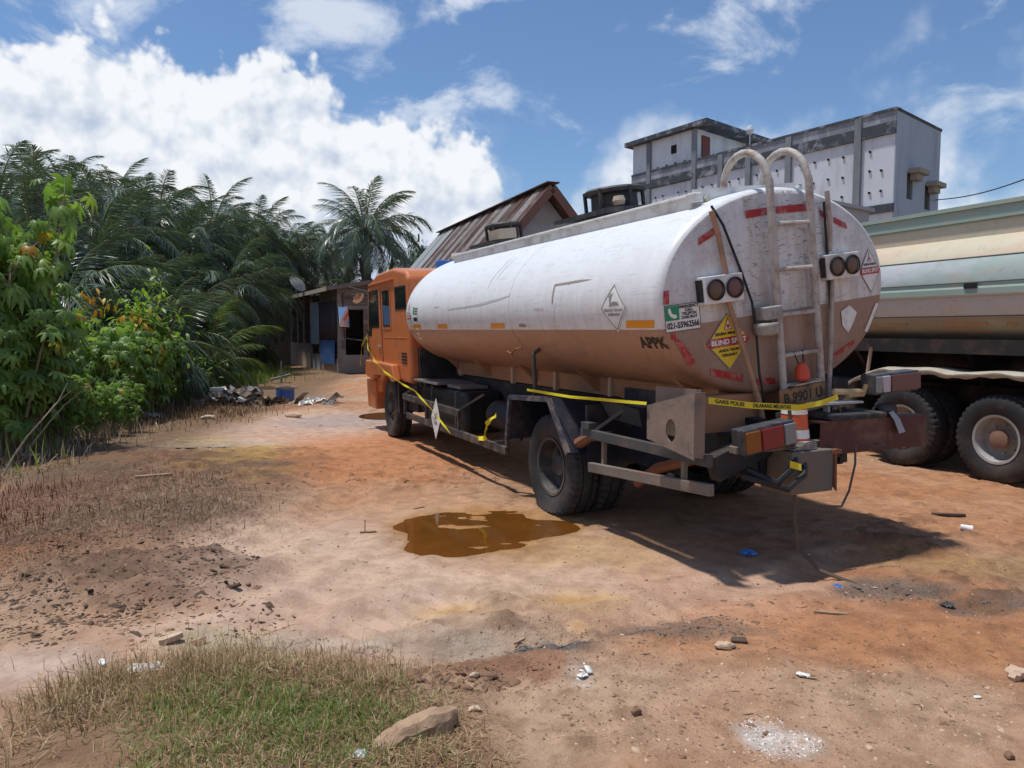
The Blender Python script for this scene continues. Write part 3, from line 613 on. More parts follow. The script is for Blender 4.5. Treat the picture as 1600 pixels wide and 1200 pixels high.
# the leafy tree with yellowing leaves, centre left
sm, T = shrub_xf(2.9, 1.15, 1500, .21, 700, .5)
rt = thing('small_tree', 'light green small tree with a few yellow leaves before the grove', 'tree', (*ud(228, 16.5)[:2], 0), 0)
tr = MB(); tr.tube([(0,0,-.2), (.05,.02,.8), (0,.06,1.6)], [.07, .055, .035], 7); tr.build('trunk', stem_m, rt); sm.build('branch', stem_m, rt)
inst_mesh('crown', OV, OF, T, shr, rt)
rg2 = random.Random(9); TY = []
for (du, dv) in ((-52, 30), (-48, 38), (-40, 34), (22, 62), (28, 70), (14, 66), (24, 74), (-95, 50), (-88, 54), (-30, 55)):
    p = Vector((du/FPX*16.3 + rg2.uniform(-.05, .05), -.9 + rg2.uniform(-.2, .2), 1.8 + (HOR-430-dv)/FPX*16.3))
    for q in range(5): TY.append(np.array(Matrix.Translation(p + Vector((rg2.gauss(0, .1), rg2.gauss(0, .1), rg2.gauss(0, .08))))) @ rotm(rg2.uniform(0, 6.28), rg2.uniform(.5, 1.4), 0) @ np.diag([.2]*3 + [1]))
tag(inst_mesh('yellow_leaves', OV, OF, TY, yel, rt), kind='stuff')
# bare sticks and dead stems in front of the bushes
STK = [((0, 745), (110, 610), 1.15, 'long bare stick leaning in front of the cassava at the left edge'), ((30, 720), (150, 590), 1.3, 'bare grey stem crossing the withered undergrowth'), ((85, 690), (205, 585), 1.1, 'thin pale stem rising into the green bushes'),
       ((85, 690), (205, 628), .5, 'forked bare twig arching over the dead grass'), ((-20, 700), (60, 560), 1.5, 'pale branch at the far left edge'), ((48, 640), (32, 565), 1.1, 'straight upright dead stem among the bushes'), ((110, 655), (128, 600), .9, 'short upright dead stem beside the undergrowth')]
for i, (a, b_, hh, lab) in enumerate(STK):
    p = gp(*a); q = ray(*b_); dd = p.y*1.06; t_ = dd/q.y; e = Vector((q.x*t_, dd, CAMH + q.z*t_)); m = MB(); rgk = random.Random(i)
    pts = [p.lerp(e, f) + Vector((rgk.gauss(0, .02), rgk.gauss(0, .02), .06*math.sin(f*3.14))) for f in (0, .2, .4, .6, .8, 1)]; pts[0].z = float(gh(p.x, p.y)) - .03
    m.tube(pts, [.016, .014, .012, .010, .007, .004], 5)
    if i % 2 == 0: m.tube([pts[3], pts[3] + Vector((.15, .1, .22)), pts[3] + Vector((.22, .2, .45))], [.008, .006, .003], 4)
    o = m.build('dead_stem', stem_m); tag(o, lab, 'branch', 'bare stems at the left')
sb = MB(); c_ = onground(270, 610); sb.lathe([(-.1, .28), (.15, .27), (.32, .2), (.42, .05)], 10, 'Z', c_, lambda i, j, r: r*(1+.25*math.sin(j*2.3+i))); tag(sb.build('tree_stump', bark), 'dark weathered stump at the edge of the green grass', 'stump')
# ------------------------------------------------------------------ buildings
plaster = pm('weathered_plaster', (.58, .62, .66), .85, .10, 1.2, (.24, .26, .29), .55, .6, .2, 14, streak=(1.6, 1.6, .35))
plaster_shade = pm('shaded_plaster', (.34, .40, .48), .85, .10, 1.2, (.20, .23, .27), .7, .55, .25, 12, streak=(1.5, 1.5, .3))  # same plaster, darker and bluer: the short wall's shade painted into its colour
mould = pm('mouldy_concrete', (.06, .068, .08), .9, .4, 3, (.30, .33, .37), .85, 1.6, .3, 12, dlo=.50, dhi=.66)
column_m = pm('grey_column', (.20, .22, .24), .9, .3, 2, (.10, .11, .12), .6, 1.2, .3, 12, streak=(1, 1, .3))
dark_hole = pm('dark_opening', (.012, .012, .014), .9, .2, 3, bump=0)
redwood = pm('red_door', (.16, .045, .035), .6, .2, 6, bump=.1)
def oriented(o, p0, dirx):  # place a root so that its local x runs along dirx
    o.location = (p0[0], p0[1], 0); o.rotation_euler = (0, 0, math.atan2(dirx[1], dirx[0]))
# tall swiftlet house: local x along the long wall (away from the near corner), local y along the short wall
Pn = Vector((14.05, 28.0)); Dl = Vector((-.534, .845)); Ds = Vector((3.3, 3.0)).normalized()
sw = thing('tall_concrete_building', 'tall white windowless concrete building with black mould bands and vent holes', 'building'); sw.location = (Pn.x, Pn.y, 0)
def SP_(a, h, out=0.0, s=0.0):   # a metres along long wall, s metres along short wall, out metres proud of the long wall
    n = Vector((-Dl.y, Dl.x)) ; n = n if n.dot(Vector((-1, -.6))) > 0 else -n
    p = Dl*a + Ds*s + n*out; return (p.x, p.y, h)
def SR_(s, h, out=0.0):          # on the short wall
    n = Vector((Ds.y, -Ds.x)); p = Ds*s + n*out; return (p.x, p.y, h)
def slab(m, fn, a0, a1, h0, h1, o0, o1):
    vs_ = [fn(a, h, o) for o in (o0, o1) for (a, h) in ((a0,h0),(a1,h0),(a1,h1),(a0,h1))]
    m.add(vs_, [(0,1,2,3),(7,6,5,4),(0,4,5,1),(1,5,6,2),(2,6,7,3),(3,7,4,0)]); return m
LEN, WID, HT, TH = 14.4, 4.5, 9.8, 11.35
m = MB(); base = [SP_(0, 0), SP_(LEN, 0), SP_(LEN, 0, 0, WID), SP_(0, 0, 0, WID)]
m.add(base + [(p[0], p[1], HT) for p in base], [(0,1,5,4),(2,3,7,6),(1,2,6,5),(4,5,6,7)]); m.build('long_wall', plaster, sw)
# the short wall has real openings with broken canopies
opens = [(1.15, 1.75, 6.75, 7.75), (3.0, 3.6, 6.55, 7.5), (1.15, 1.75, 3.75, 4.6)]
xs = sorted({0, WID, *[o[0] for o in opens], *[o[1] for o in opens]}); hs = sorted({0, HT, *[o[2] for o in opens], *[o[3] for o in opens]})
m = MB()
for i in range(len(xs)-1):
    for j in range(len(hs)-1):
        cx_, ch_ = (xs[i]+xs[i+1])/2, (hs[j]+hs[j+1])/2
        if any(o[0] < cx_ < o[1] and o[2] < ch_ < o[3] for o in opens): continue
        slab(m, SR_, xs[i], xs[i+1], hs[j], hs[j+1], -.02, .02)
m.build('short_wall', plaster_shade, sw)
for (s0, s1, h0, h1) in opens:
    rc = MB(); slab(rc, SR_, s0-.05, s1+.05, h0-.05, h1+.05, -.5, -.45); w = rc.build('window_opening', dark_hole, sw)
    cn = MB(); slab(cn, SR_, s0+.12, s1+.55, h1-.05, h1+.13, .021, .42); slab(cn, SR_, s0+.3, s1+.3, h1-.28, h1-.05, .021, .28); cn.build('broken_canopy', pm('raw_concrete', (.30, .27, .23), .9, .3, 4, bump=.4), w)
    jm = MB(); slab(jm, SR_, s0-.05, s0, h0, h1, -.45, -.021); slab(jm, SR_, s1, s1+.05, h0, h1, -.45, -.021); slab(jm, SR_, s0-.05, s1+.05, h0-.05, h0, -.45, -.021); slab(jm, SR_, s0-.05, s1+.05, h1, h1+.05, -.45, -.021); jm.build('reveal', column_m, w)
m = MB(); slab(m, SP_, -.02, LEN+.02, 9.42, 9.8, .004, .06); m.build('parapet', pm('stained_parapet', (.20, .22, .25), .9, .4, 1.5, (.5, .53, .56), .6, .9, .3, 12, streak=(1.5, 1.5, .5)), sw)
for (a0, a1, h0, h1) in ((-.03, LEN, 8.98, 9.42), (-.03, LEN, 6.15, 6.45), (-.03, LEN, 3.0, 3.3)):
    m = MB(); slab(m, SP_, a0, a1, h0, h1, .004, .09); m.build('concrete_band', mould, sw)
m = MB(); slab(m, SP_, -.04, LEN, 9.8, 9.9, -.25, .1); m.build('coping', mould, sw); m = MB(); slab(m, SR_, -.04, WID+.05, 9.8, 9.9, -.25, .05); m.build('coping', mould, sw)
for a in (1.45, 4.6, 6.7, 8.3, 9.95, 13.1):
    m = MB(); slab(m, SP_, a-.14, a+.14, 0, 9.8 if a < 9 else 11.3, .005, .115); m.build('column', column_m, sw)
# raised room at the far end
m = MB(); b2 = [SP_(9.95, 9.9), SP_(LEN-.02, 9.9), SP_(LEN-.02, 9.9, 0, WID), SP_(9.95, 9.9, 0, WID)]
m.add(b2 + [(p[0], p[1], TH) for p in b2], [(0,1,5,4),(1,2,6,5),(2,3,7,6),(3,0,4,7),(4,5,6,7)]); m.build('roof_room', plaster, sw)
def boxq(m, a0, a1, s0, s1, h0, h1):
    q = [SP_(a0,h0,0,s0), SP_(a1,h0,0,s0), SP_(a1,h0,0,s1), SP_(a0,h0,0,s1)]
    m.add(q + [(p[0],p[1],h1) for p in q], [(3,2,1,0),(4,5,6,7),(0,1,5,4),(1,2,6,5),(2,3,7,6),(3,0,4,7)]); return m
boxq(MB(), 9.0, LEN+.35, -.35, WID+1.2, TH, TH+.22).build('roof_slab', mould, sw)
boxq(MB(), 9.88, 9.945, .5, 1.15, 9.9, 11.1).build('door', redwood, sw)
m = MB(); slab(m, SP_, 11.2, 11.55, 10.45, 10.85, .003, .03); m.build('vent_hatch', dark_hole, sw)
m = MB(); slab(m, SP_, 9.95, LEN, 9.0, 9.25, .092, .12); m.build('ledge', mould, sw)
lm = MB(); c_ = Vector(SP_(6.7, 9.9, .0)); lm.tube([c_, c_ + Vector((0,0,.5))], .03, 6); lm.lathe([(.45, .01), (.5, .12), (.65, .17), (.8, .12), (.86, .01)], 12, 'Z', c_); lm.build('roof_lamp', plaster, sw)
# small ventilation pipes, three pixels each
rg = random.Random(3); vp = MB(); hl = MB()
nL = Vector((-Dl.y, Dl.x)); nL = nL if nL.dot(Vector((-1, -.6))) > 0 else -nL
for (a0, a1, h0, h1) in ((.25, 1.2, 6.6, 8.9), (1.75, 4.35, 6.6, 8.9), (4.9, 6.5, 6.6, 8.9), (6.95, 8.1, 6.6, 8.9), (8.55, 9.7, 6.6, 8.9), (10.2, 12.9, 6.6, 8.9), (.25, 1.2, 3.4, 6.0), (1.75, 4.35, 3.4, 6.0), (4.9, 6.5, 3.4, 6.0), (6.95, 8.1, 3.4, 6.0), (10.3, 12.8, 9.5, 10.4)):
    na = max(1, round((a1-a0)/.58)); nh = max(1, round((h1-h0)/.72))
    for i in range(na):
        for j in range(nh):
            if rg.random() < .1: continue
            c_ = Vector(SP_(a0 + (i+.5)*(a1-a0)/na + rg.uniform(-.03,.03), h0 + (j+.5)*(h1-h0)/nh + rg.uniform(-.03, .03)))
            d_ = Vector((nL.x, nL.y, -.25)); vp.tube([c_, c_ + d_*.05], .055, 7, False); hl.disc(c_ + d_*.03, d_, .05, 7, th=.01)
tag(vp.build('vent_pipe', pm('pvc_grey', (.38, .38, .38), .6, .2, 3, bump=0), sw), kind='stuff'); tag(hl.build('vent_hole', dark_hole, sw), kind='stuff')
# grey lean-to just behind the tankers
lt = MB(); c_ = ud(1315, 18); lt.box((-.9, 0, 0), (.75, 2.5, 4.75)); lt.prism([(-.98, 4.76), (.83, 4.62), (.83, 4.70), (-.98, 4.84)], -.1, 2.6, 'XZ'); o = lt.build('concrete_hut', pm('grey_render', (.30, .32, .36), .9, .15, 2), loc=c_, rot=(0, 0, R(24))); tag(o, 'plain grey hut wall peeking out above the second tank', 'hut')

# --- gabled house with rusty corrugated roof
rust = pm('rusty_sheet', (.085, .042, .034), .85, .3, 3, (.22, .19, .18), .5, 2.2, .2, 30, streak=(.5, .5, .5)); greysheet = pm('grey_zinc_sheet', (.22, .215, .21), .7, .15, 3, (.11, .06, .045), .8, 1.8, .15, 30, metal=.2); paler = pm('pale_zinc_sheet', (.27, .29, .30), .6, .12, 3, (.24, .22, .2), .5, 2, .1, 30, metal=.25)
housewall = pm('grey_house_wall', (.34, .37, .42), .9, .12, 2, (.2, .2, .2), .4, 1.2, .2, 20)
hd = thing('gabled_house', 'grey walled house with steep rusty corrugated roof behind the tanker', 'house'); yaw = R(21)
hd.location = (1.08, 20.0, 0); hd.rotation_euler = (0, 0, yaw)      # local y = ridge direction (away), local x = right
HL, HWd, RZ, SL = 11.0, 2.15, 5.6, math.tan(R(49)); EZ = RZ - HWd*SL
m = MB(); m.prism([(-HWd+.25, 0), (HWd-.25, 0), (HWd-.25, EZ+.15), (0, RZ-.2), (-HWd+.25, EZ+.15)], .55, HL-.4, 'XZ'); m.build('wall', housewall, hd)
def corr(m, x0, z0, x1, z1, y0, y1, wave=.09, amp=.018, lift=0.0):
    n = max(2, int((y1-y0)/wave*4)); dx, dz = x1-x0, z1-z0; l = math.hypot(dx, dz); nx, nz = -dz/l, dx/l
    if nz < 0: nx, nz = -nx, -nz
    vs_ = []
    for i in range(n+1):
        y = y0 + (y1-y0)*i/n; a = amp*math.sin(2*math.pi*(y/wave)) + lift
        vs_ += [(x0+nx*a, y, z0+nz*a), (x1+nx*a, y, z1+nz*a), (x1+nx*(a-.006), y, z1+nz*(a-.006)), (x0+nx*(a-.006), y, z0+nz*(a-.006))]
    fs = []
    for i in range(n):
        b_ = i*4; fs += [(b_, b_+1, b_+5, b_+4), (b_+3, b_+7, b_+6, b_+2), (b_, b_+4, b_+7, b_+3), (b_+1, b_+2, b_+6, b_+5)]
    return m.add(vs_, fs)
rg = random.Random(12); y = 0; k = 0
while y < HL - .1:
    w = .62 if k % 2 == 0 else .40; mt_ = (rust if k % 2 == 0 else greysheet) if y < 8.6 else paler
    if rg.random() < .22 and y < 8.6: mt_ = rust
    for sgn in (-1, 1):
        m = MB(); corr(m, 0, RZ+.03, sgn*(HWd+.35), RZ+.03-(HWd+.35)*SL, y-.02 if k else -.0, min(y+w, HL)+.02, .16, .03, .012*(k % 2)); m.build('roof_sheet', mt_, hd)
    y += w; k += 1
m = MB(); m.bar((0, -.03, RZ+.06), (0, HL, RZ+.06), .36, .03); m.build('ridge_cap', rust, hd)
for sgn in (-1, 1):
    m = MB(); m.bar((0, .02, RZ-.08), (sgn*(HWd+.35), .02, RZ-.08-(HWd+.35)*SL), .04, .22, (0, 0, 1)); m.build('barge_board', pm('old_board', (.16, .09, .07), .8, .3, 4), hd)
for x in (-.45, -.15, .15, .45): MB().disc((x, .545, 4.25), (0, -1, 0), .07, 10, th=.015).build('vent_hole', dark_hole, hd)

# --- wooden shed
oldwood = pm('weathered_planks', (.24, .175, .15), .85, .35, 3, (.05, .045, .04), .6, 2, .35, 20, streak=(.6, .6, 4)); oldwood2 = pm('grey_planks', (.30, .27, .24), .85, .3, 3, (.07, .06, .05), .6, 2, .35, 20, streak=(.6, .6, 4))
cement = pm('cement_plinth', (.34, .30, .26), .9, .2, 2, (.42, .24, .14), .7, 1.5, .25, 18); zinc_roof = pm('grey_roof_sheet', (.34, .35, .36), .65, .2, 2, (.10, .08, .07), .5, 1.5, .1, 20)
sh = thing('wooden_shed', 'dark plank shed with lean-to roof, curtain and blue sheet beyond the orange cab', 'shed'); sh.location = (-7.2, 31.0, float(gh(-7.2, 31))); sh.rotation_euler = (0, 0, R(28))
m = MB(); m.box((0, 0, 0), (5.5, .16, .75)); m.box((0, .16, 0), (.14, 2.9, .55)); m.box((-.02, 4.9, 0), (.12, 9.3, 1.15)); m.build('plinth', cement, sh)
m = MB(); m.box((.05, 2.86, 0), (.1, 4.9, .7)); m.build('low_wall', pm('grey_panel', (.40, .42, .42), .8, .15, 3, (.25, .17, .11), .6, 1.5), sh)
m = MB(); m.box((5.4, .2, 0), (5.5, 9.2, 3.9)); m.box((.1, 9.2, 0), (5.5, 9.3, 3.6)); m.build('back_wall', oldwood, sh)
m = MB(); m.box((.2, .2, -.02), (5.4, 9.2, .05)); m.build('floor_slab', cement, sh)
for k in range(14):                                       # planks of the front, around the doorway
    z0 = .75 + k*.21; 
    if z0 > 3.5: break
    for (x0_, x1_) in (((.14, .34), (1.1, 5.5)) if z0 < 2.55 else ((.14, 5.5),)):
        m = MB(); m.box((x0_, .02 + .012*(k % 2), z0), (x1_, .05 + .012*(k % 2), z0+.2)); m.build('plank', (oldwood, oldwood2)[(k*7) % 3 == 0], sh)
for k in range(9):
    m = MB(); m.box((.02 + .01*(k % 2), .1 + k*.31, 2.95), (.05 + .01*(k % 2), .1 + k*.31+.3, 3.55)); m.build('plank', (oldwood2, oldwood)[k % 2], sh)
m = MB(); m.box((0, -.02, 0), (.14, .12, 3.6)); m.build('corner_post', oldwood2, sh)
for y_ in (2.9, 4.85, 6.4, 7.7, 9.2): m = MB(); m.tube([(.05, y_, 0), (.05, y_, 3.4)], .07, 7); m.build('post', oldwood2, sh)
def cloth(y0, y1, z0, z1, mat, name, fold=9, amp=.05):
    m = MB(); n = 40; vs_ = []
    for i in range(n+1):
        f = i/n; x = -.04 + amp*math.sin(f*fold*2*math.pi)*.6 + amp*.4*math.sin(f*23)
        vs_ += [(x, y0+(y1-y0)*f, z0 + .02*math.sin(f*20)), (x*.6-.01, y0+(y1-y0)*f, z1)]
    m.add(vs_, [(2*i, 2*i+2, 2*i+3, 2*i+1) for i in range(n)]); o = m.build(name, mat, sh, smooth_=True); so = o.modifiers.new('thick', 'SOLIDIFY'); so.thickness = .01; return o
cloth(.2, 2.8, 1.25, 3.0, pm('purple_curtain', (.12, .085, .105), .9, .25, 4, bump=.1), 'curtain')
m = MB(); corr(m, 0, 0, 0, 1.9, 0, 1.6, .2, .015); 
o = m.build('blue_grey_board', pm('light_blue_panel', (.36, .45, .55), .7, .12, 3, (.3, .28, .25), .4, 2), sh, loc=(-.03, 3.05, 1.15))
m = MB(); corr(m, 0, 0, 0, 1.0, 0, 2.3, .16, .03); m.build('blue_corrugated_sheet', pm('blue_sheet', (.06, .17, .42), .55, .25, 3, (.25, .22, .2), .5, 2.5), sh, loc=(-.08, .25, .35))
for k in range(7): m = MB(); m.box((-.06, 2.62, .55+k*.12), (-.03, 3.05, .63+k*.12)); m.build('slat', oldwood2, sh)
m = MB(); vs_ = []
for i in range(41):
    x = -.55 + 6.45*i/40
    for y_ in (-.5, 9.9): vs_.append((x, y_, 3.52 + (x+.55)*.17 - .012*y_ + .02*math.sin(i*math.pi/1)))
m.add(vs_, [(2*i, 2*i+2, 2*i+3, 2*i+1) for i in range(40)]); o = m.build('roof', zinc_roof, sh); so = o.modifiers.new('thick', 'SOLIDIFY'); so.thickness = .03
m = MB(); m.bar((-.57, -.5, 3.44), (-.57, 9.9, 3.32), .05, .16); m.build('fascia_board', pm('pale_board', (.45, .40, .32), .8, .2, 3), sh)
m = MB(); m.bar((-.55, -.52, 3.46), (5.9, -.52, 4.56), .05, .16); m.build('fascia_board', oldwood, sh)
# things hanging at the shed
fl = MB(); n = 12; vs_ = []
for i in range(n+1):
    for j in range(3): vs_.append((1.05 + .5*j/2 + .03*math.sin(i), -.12 + .04*math.sin(i*.9+j), 2.5 - 1.0*i/n))
fl.add(vs_, [(3*i+j, 3*i+j+1, 3*i+j+4, 3*i+j+3) for i in range(n) for j in range(2)])
dish = MB(); prof_ = [(-.14*(1-(r/.44)**2), r) for r in (0.02, .11, .22, .33, .44)]; dish.lathe(prof_, 24, 'Y'); dish.tube([(0, -.02, -.42), (0, -.45, 0)], .012, 5); dish.tube([(.38, -.02, .2), (0, -.45, 0)], .01, 5); dish.tube([(0, .1, 0), (0, .3, -.3), (0, .3, -1.1)], .03, 6)
o = dish.build('satellite_dish', pm('dish_grey', (.23, .22, .21), .6, .2, 6), smooth_=True, loc=(-9.95, 35.0, 3.95), rot=(R(-30), 0, R(62))); tag(o, 'grey round satellite dish above the shed roof edge', 'dish')
# low wall of another hut at the left of the shed
m = MB(); m.box((-2.2, 0, 0), (2.0, 3, 2.3)); o = m.build('mud_hut_wall', pm('brown_render', (.25, .18, .14), .9, .2, 1.5, (.12, .09, .07), .5, 1), loc=(-13.2, 40, 0), rot=(0, 0, R(10))); tag(o, 'low brown hut wall half hidden behind the young palm', 'hut')
# overhead wire at the right
m = MB(); a = Vector((17.3, 31.2, 7.1)); b_ = Vector((12.9, 17.0, 5.75)); m.tube([a.lerp(b_, f) - Vector((0, 0, .25*math.sin(f*math.pi))) for f in np.linspace(0, 1, 14)], .02, 5); tag(m.build('overhead_wire', pm('black_wire', (.02, .02, .02), .6, .1, 3, bump=0)), 'thin black wire crossing the sky at the right', 'wire')
# ------------------------------------------------------------------ trucks: shared materials
rubber = pm('tyre_rubber', (.022, .023, .025), .7, .25, 6, (.12, .09, .07), .4, 3, .25, 60); steel_dark = pm('dark_chassis', (.020, .022, .026), .6, .3, 5, (.12, .08, .055), .45, 2.5, .2, 30)
navy = pm('navy_mudguard', (.014, .018, .032), .5, .3, 4, (.13, .09, .07), .5, 2.2, .2, 25); greybar = pm('grey_bar', (.06, .06, .06), .6, .3, 5, (.16, .10, .07), .55, 4, .2, 30); dustbar = pm('dusty_rail', (.17, .145, .12), .75, .25, 6, (.33, .13, .06), .5, 4, .2, 30)
rimm = pm('rim_dark', (.045, .045, .045), .6, .3, 5, (.20, .14, .10), .6, 4, .15, 30); rimg = pm('rim_grey', (.33, .33, .32), .6, .2, 5, (.20, .14, .10), .55, 4, .15, 30); rusty = pm('rusty_steel', (.22, .085, .045), .85, .35, 6, (.08, .06, .05), .6, 5, .3, 35); maroon = pm('maroon_beam', (.075, .022, .02), .6, .25, 5, (.20, .14, .10), .5, 3, .15, 30)
black_m = pm('black_plastic', (.015, .015, .016), .45, .2, 5, bump=.05); cream = pm('cream_tube', (.42, .40, .37), .6, .15, 8, (.24, .13, .075), .7, 9, .2, 50); whitep = pm('white_dirty_paint', (.66, .67, .67), .5, .06, 4, (.28, .20, .14), .55, 4, .12, 40)
brownp = pm('brown_paint', (.33, .165, .09), .55, .15, 3, (.14, .085, .06), .6, 2.5, .1, 30)
greyplate = pm('grey_plate', (.22, .16, .125), .7, .25, 4, (.10, .09, .085), .75, 5, .2, 30)
def flatm(name, col, rough=.5, **k): return pm(name, col, rough, .10, 12, bump=.03, **k)
st_white = pm('sticker_white', (.70, .71, .70), .5, .06, 8, (.40, .34, .28), .45, 9, .03); st_red = pm('sticker_red', (.36, .025, .025), .45, .15, 10, (.5, .4, .35), .4, 14, .03); st_yel = pm('sticker_yellow', (.72, .52, .03), .5, .1, 8, (.4, .3, .12), .3, 7, .03)
st_green = flatm('sticker_green', (.02, .25, .12)); st_black = flatm('print_black', (.02, .02, .02)); st_orange = flatm('reflector_orange', (.68, .27, .02), .35); st_grey = flatm('print_grey', (.22, .23, .22)); print_white = flatm('print_white', (.75, .75, .73))
police = flatm('police_tape_yellow', (.60, .50, .02), .45)
def glass_m(name, col, rough=.06):
    if name in MC: return MC[name]
    m, nt, b = new_mat(name); b.inputs['Base Color'].default_value = (*col, 1); b.inputs['Roughness'].default_value = rough; b.inputs['Specular IOR Level'].default_value = .4; MC[name] = m; return m
dglass = glass_m('dark_window_glass', (.008, .011, .015)); lens_a = glass_m('amber_lens', (.22, .07, .012), .25); lens_r = glass_m('red_lens', (.20, .02, .018), .3); lens_g = glass_m('grey_lens', (.20, .21, .22), .3); lens_d = glass_m('dull_red_lens', (.13, .05, .05), .3); lens_d2 = glass_m('dull_amber_lens', (.10, .055, .03), .3); mirror = MC.get('mirror')
mm, nt, b = new_mat('mirror_glass'); b.inputs['Metallic'].default_value = 1; b.inputs['Roughness'].default_value = .05; b.inputs['Base Color'].default_value = (.8, .82, .85, 1)
# tank paint: white above, brown below a sharp line, with dust, streaks, flaking
def tank_paint(name, split, white, brown, flake, sidewash):
    m, nt, b = new_mat(name); t = N(nt, 'ShaderNodeTexCoord').outputs['Object']; s = N(nt, 'ShaderNodeSeparateXYZ'); nt.links.new(t, s.inputs[0]); z = s.outputs[2]
    n1 = noise(nt, t, 1.6, 6, .6); n2 = noise(nt, t, 9, 7, .65); mp = N(nt, 'ShaderNodeMapping'); nt.links.new(t, mp.inputs[0]); mp.inputs['Scale'].default_value = (5, 5, .55); ns = noise(nt, mp.outputs[0], 3, 6, .65)
    mp2 = N(nt, 'ShaderNodeMapping'); nt.links.new(t, mp2.inputs[0]); mp2.inputs['Scale'].default_value = (.8, 3, 9); mp2.inputs['Rotation'].default_value = (0, R(12), 0); nl = noise(nt, mp2.outputs[0], 5, 7, .7, .5)
    w = mixc(nt, n1, tuple(x*.95 for x in white), white)
    low = smooth(nt, z, split+.5, split-.02)                       # mud splash just above the line
    w = mixc(nt, math_(nt, 'MULTIPLY', math_(nt, 'MULTIPLY', low, smooth(nt, ns, .36, .66)), sidewash), w, (.42, .33, .26))
    w = mixc(nt, math_(nt, 'MULTIPLY', smooth(nt, ns, .58, .78), .07 if not flake or flake < .5 else .4), w, (.40, .36, .32))
    w = mixc(nt, math_(nt, 'MULTIPLY', smooth(nt, n2, .60, .74), .30), w, (.34, .30, .27))
    br = mixc(nt, n1, tuple(x*.80 for x in brown), tuple(min(1, x*1.15) for x in brown)); br = mixc(nt, math_(nt, 'MULTIPLY', smooth(nt, ns, .48, .70), .5), br, (.20, .11, .07)); br = mixc(nt, math_(nt, 'MULTIPLY', smooth(nt, n2, .58, .72), .35), br, (.50, .32, .22))
    zz = math_(nt, 'ADD', z, math_(nt, 'MULTIPLY', math_(nt, 'SUBTRACT', n2, .5), .006))
    c = mixc(nt, smooth(nt, zz, split-.004, split+.004), br, w)
    if flake:
        cen = smooth(nt, math_(nt, 'ABSOLUTE', math_(nt, 'ADD', s.outputs[1], .05)), .75, .25, .35, 1.0) if flake > .5 else 1.0
        c = mixc(nt, math_(nt, 'MULTIPLY', math_(nt, 'MULTIPLY', smooth(nt, nl, .555, .61), flake), cen), c, (.16, .14, .125)); c = mixc(nt, math_(nt, 'MULTIPLY', math_(nt, 'MULTIPLY', smooth(nt, ns, .40, .66), flake*.55), cen), c, (.36, .32, .28)); c = mixc(nt, math_(nt, 'MULTIPLY', smooth(nt, noise(nt, t, 3.2, 6, .65), .46, .70), flake*.55), c, (.33, .27, .22))
    nt.links.new(c, b.inputs['Base Color']); b.inputs['Roughness'].default_value = .42; b.inputs['Specular IOR Level'].default_value = .35
    bp = N(nt, 'ShaderNodeBump'); bp.inputs['Strength'].default_value = .25; bp.inputs['Distance'].default_value = .02
    nt.links.new(math_(nt, 'ADD', math_(nt, 'MULTIPLY', noise(nt, t, 2.2, 3), 1.2), math_(nt, 'MULTIPLY', n2, .12)), bp.inputs['Height']); nt.links.new(bp.outputs[0], b.inputs['Normal']); return m
side_paint = tank_paint('tank_side_paint', -.16, (.68, .70, .715), (.37, .212, .14), .16, .22)
rear_paint = tank_paint('tank_rear_paint', -.155, (.62, .63, .64), (.30, .178, .124), .8, .65)

def text_mesh(body, size, bold=.012, align='CENTER'):
    cu_ = bpy.data.curves.new('t', 'FONT'); cu_.body = body; cu_.size = size; cu_.align_x = align; cu_.align_y = 'CENTER'; cu_.offset = bold*size; cu_.resolution_u = 3
    o = bpy.data.objects.new('t', cu_); COL.objects.link(o); bpy.context.view_layer.update()
    me = bpy.data.meshes.new_from_object(o); V = [tuple(v.co) for v in me.vertices]; F = [tuple(p.vertices) for p in me.polygons]
    bpy.data.objects.remove(o); bpy.data.curves.remove(cu_); bpy.data.meshes.remove(me); return V, F
def put_text(body, size, fn, mat, name, parent, bold=.02, fit=None, rot=0.0, **kw):
    V, F = text_mesh(body, size, bold)
    w = max(v[0] for v in V) - min(v[0] for v in V); k = fit/w if fit else 1.0; c_, s_ = math.cos(rot), math.sin(rot)
    m = MB(); m.add([fn(x*k*c_ - y*s_, x*k*s_ + y*c_) for x, y, _ in V], F); return m.build(name, mat, parent, **kw)
def patch(poly, fn, mat, name, parent, n=6, **kw):
    """a thin decal that follows a surface: polygon in decal coordinates"""
    cx_ = sum(p[0] for p in poly)/len(poly); cy_ = sum(p[1] for p in poly)/len(poly); m = MB(); k = len(poly); pts = []
    sub = []
    for i in range(k):
        a, b_ = poly[i], poly[(i+1) % k]
        for j in range(n): sub.append((a[0]+(b_[0]-a[0])*j/n, a[1]+(b_[1]-a[1])*j/n))
    rings = [[(cx_+(x-cx_)*f, cy_+(y-cy_)*f) for x, y in sub] for f in (1, .66, .33)]; L_ = len(sub); vs_ = []
    for r_ in rings: vs_ += [fn(*p) for p in r_]
    vs_.append(fn(cx_, cy_)); fs = []
    for q in range(2): fs += [(q*L_+i, q*L_+(i+1) % L_, (q+1)*L_+(i+1) % L_, (q+1)*L_+i) for i in range(L_)]
    fs += [(2*L_+i, 2*L_+(i+1) % L_, 3*L_) for i in range(L_)]
    m.add(vs_, fs); return m.build(name, mat, parent, **kw)
def rect(x0, y0, x1, y1): return [(x0, y0), (x1, y0), (x1, y1), (x0, y1)]
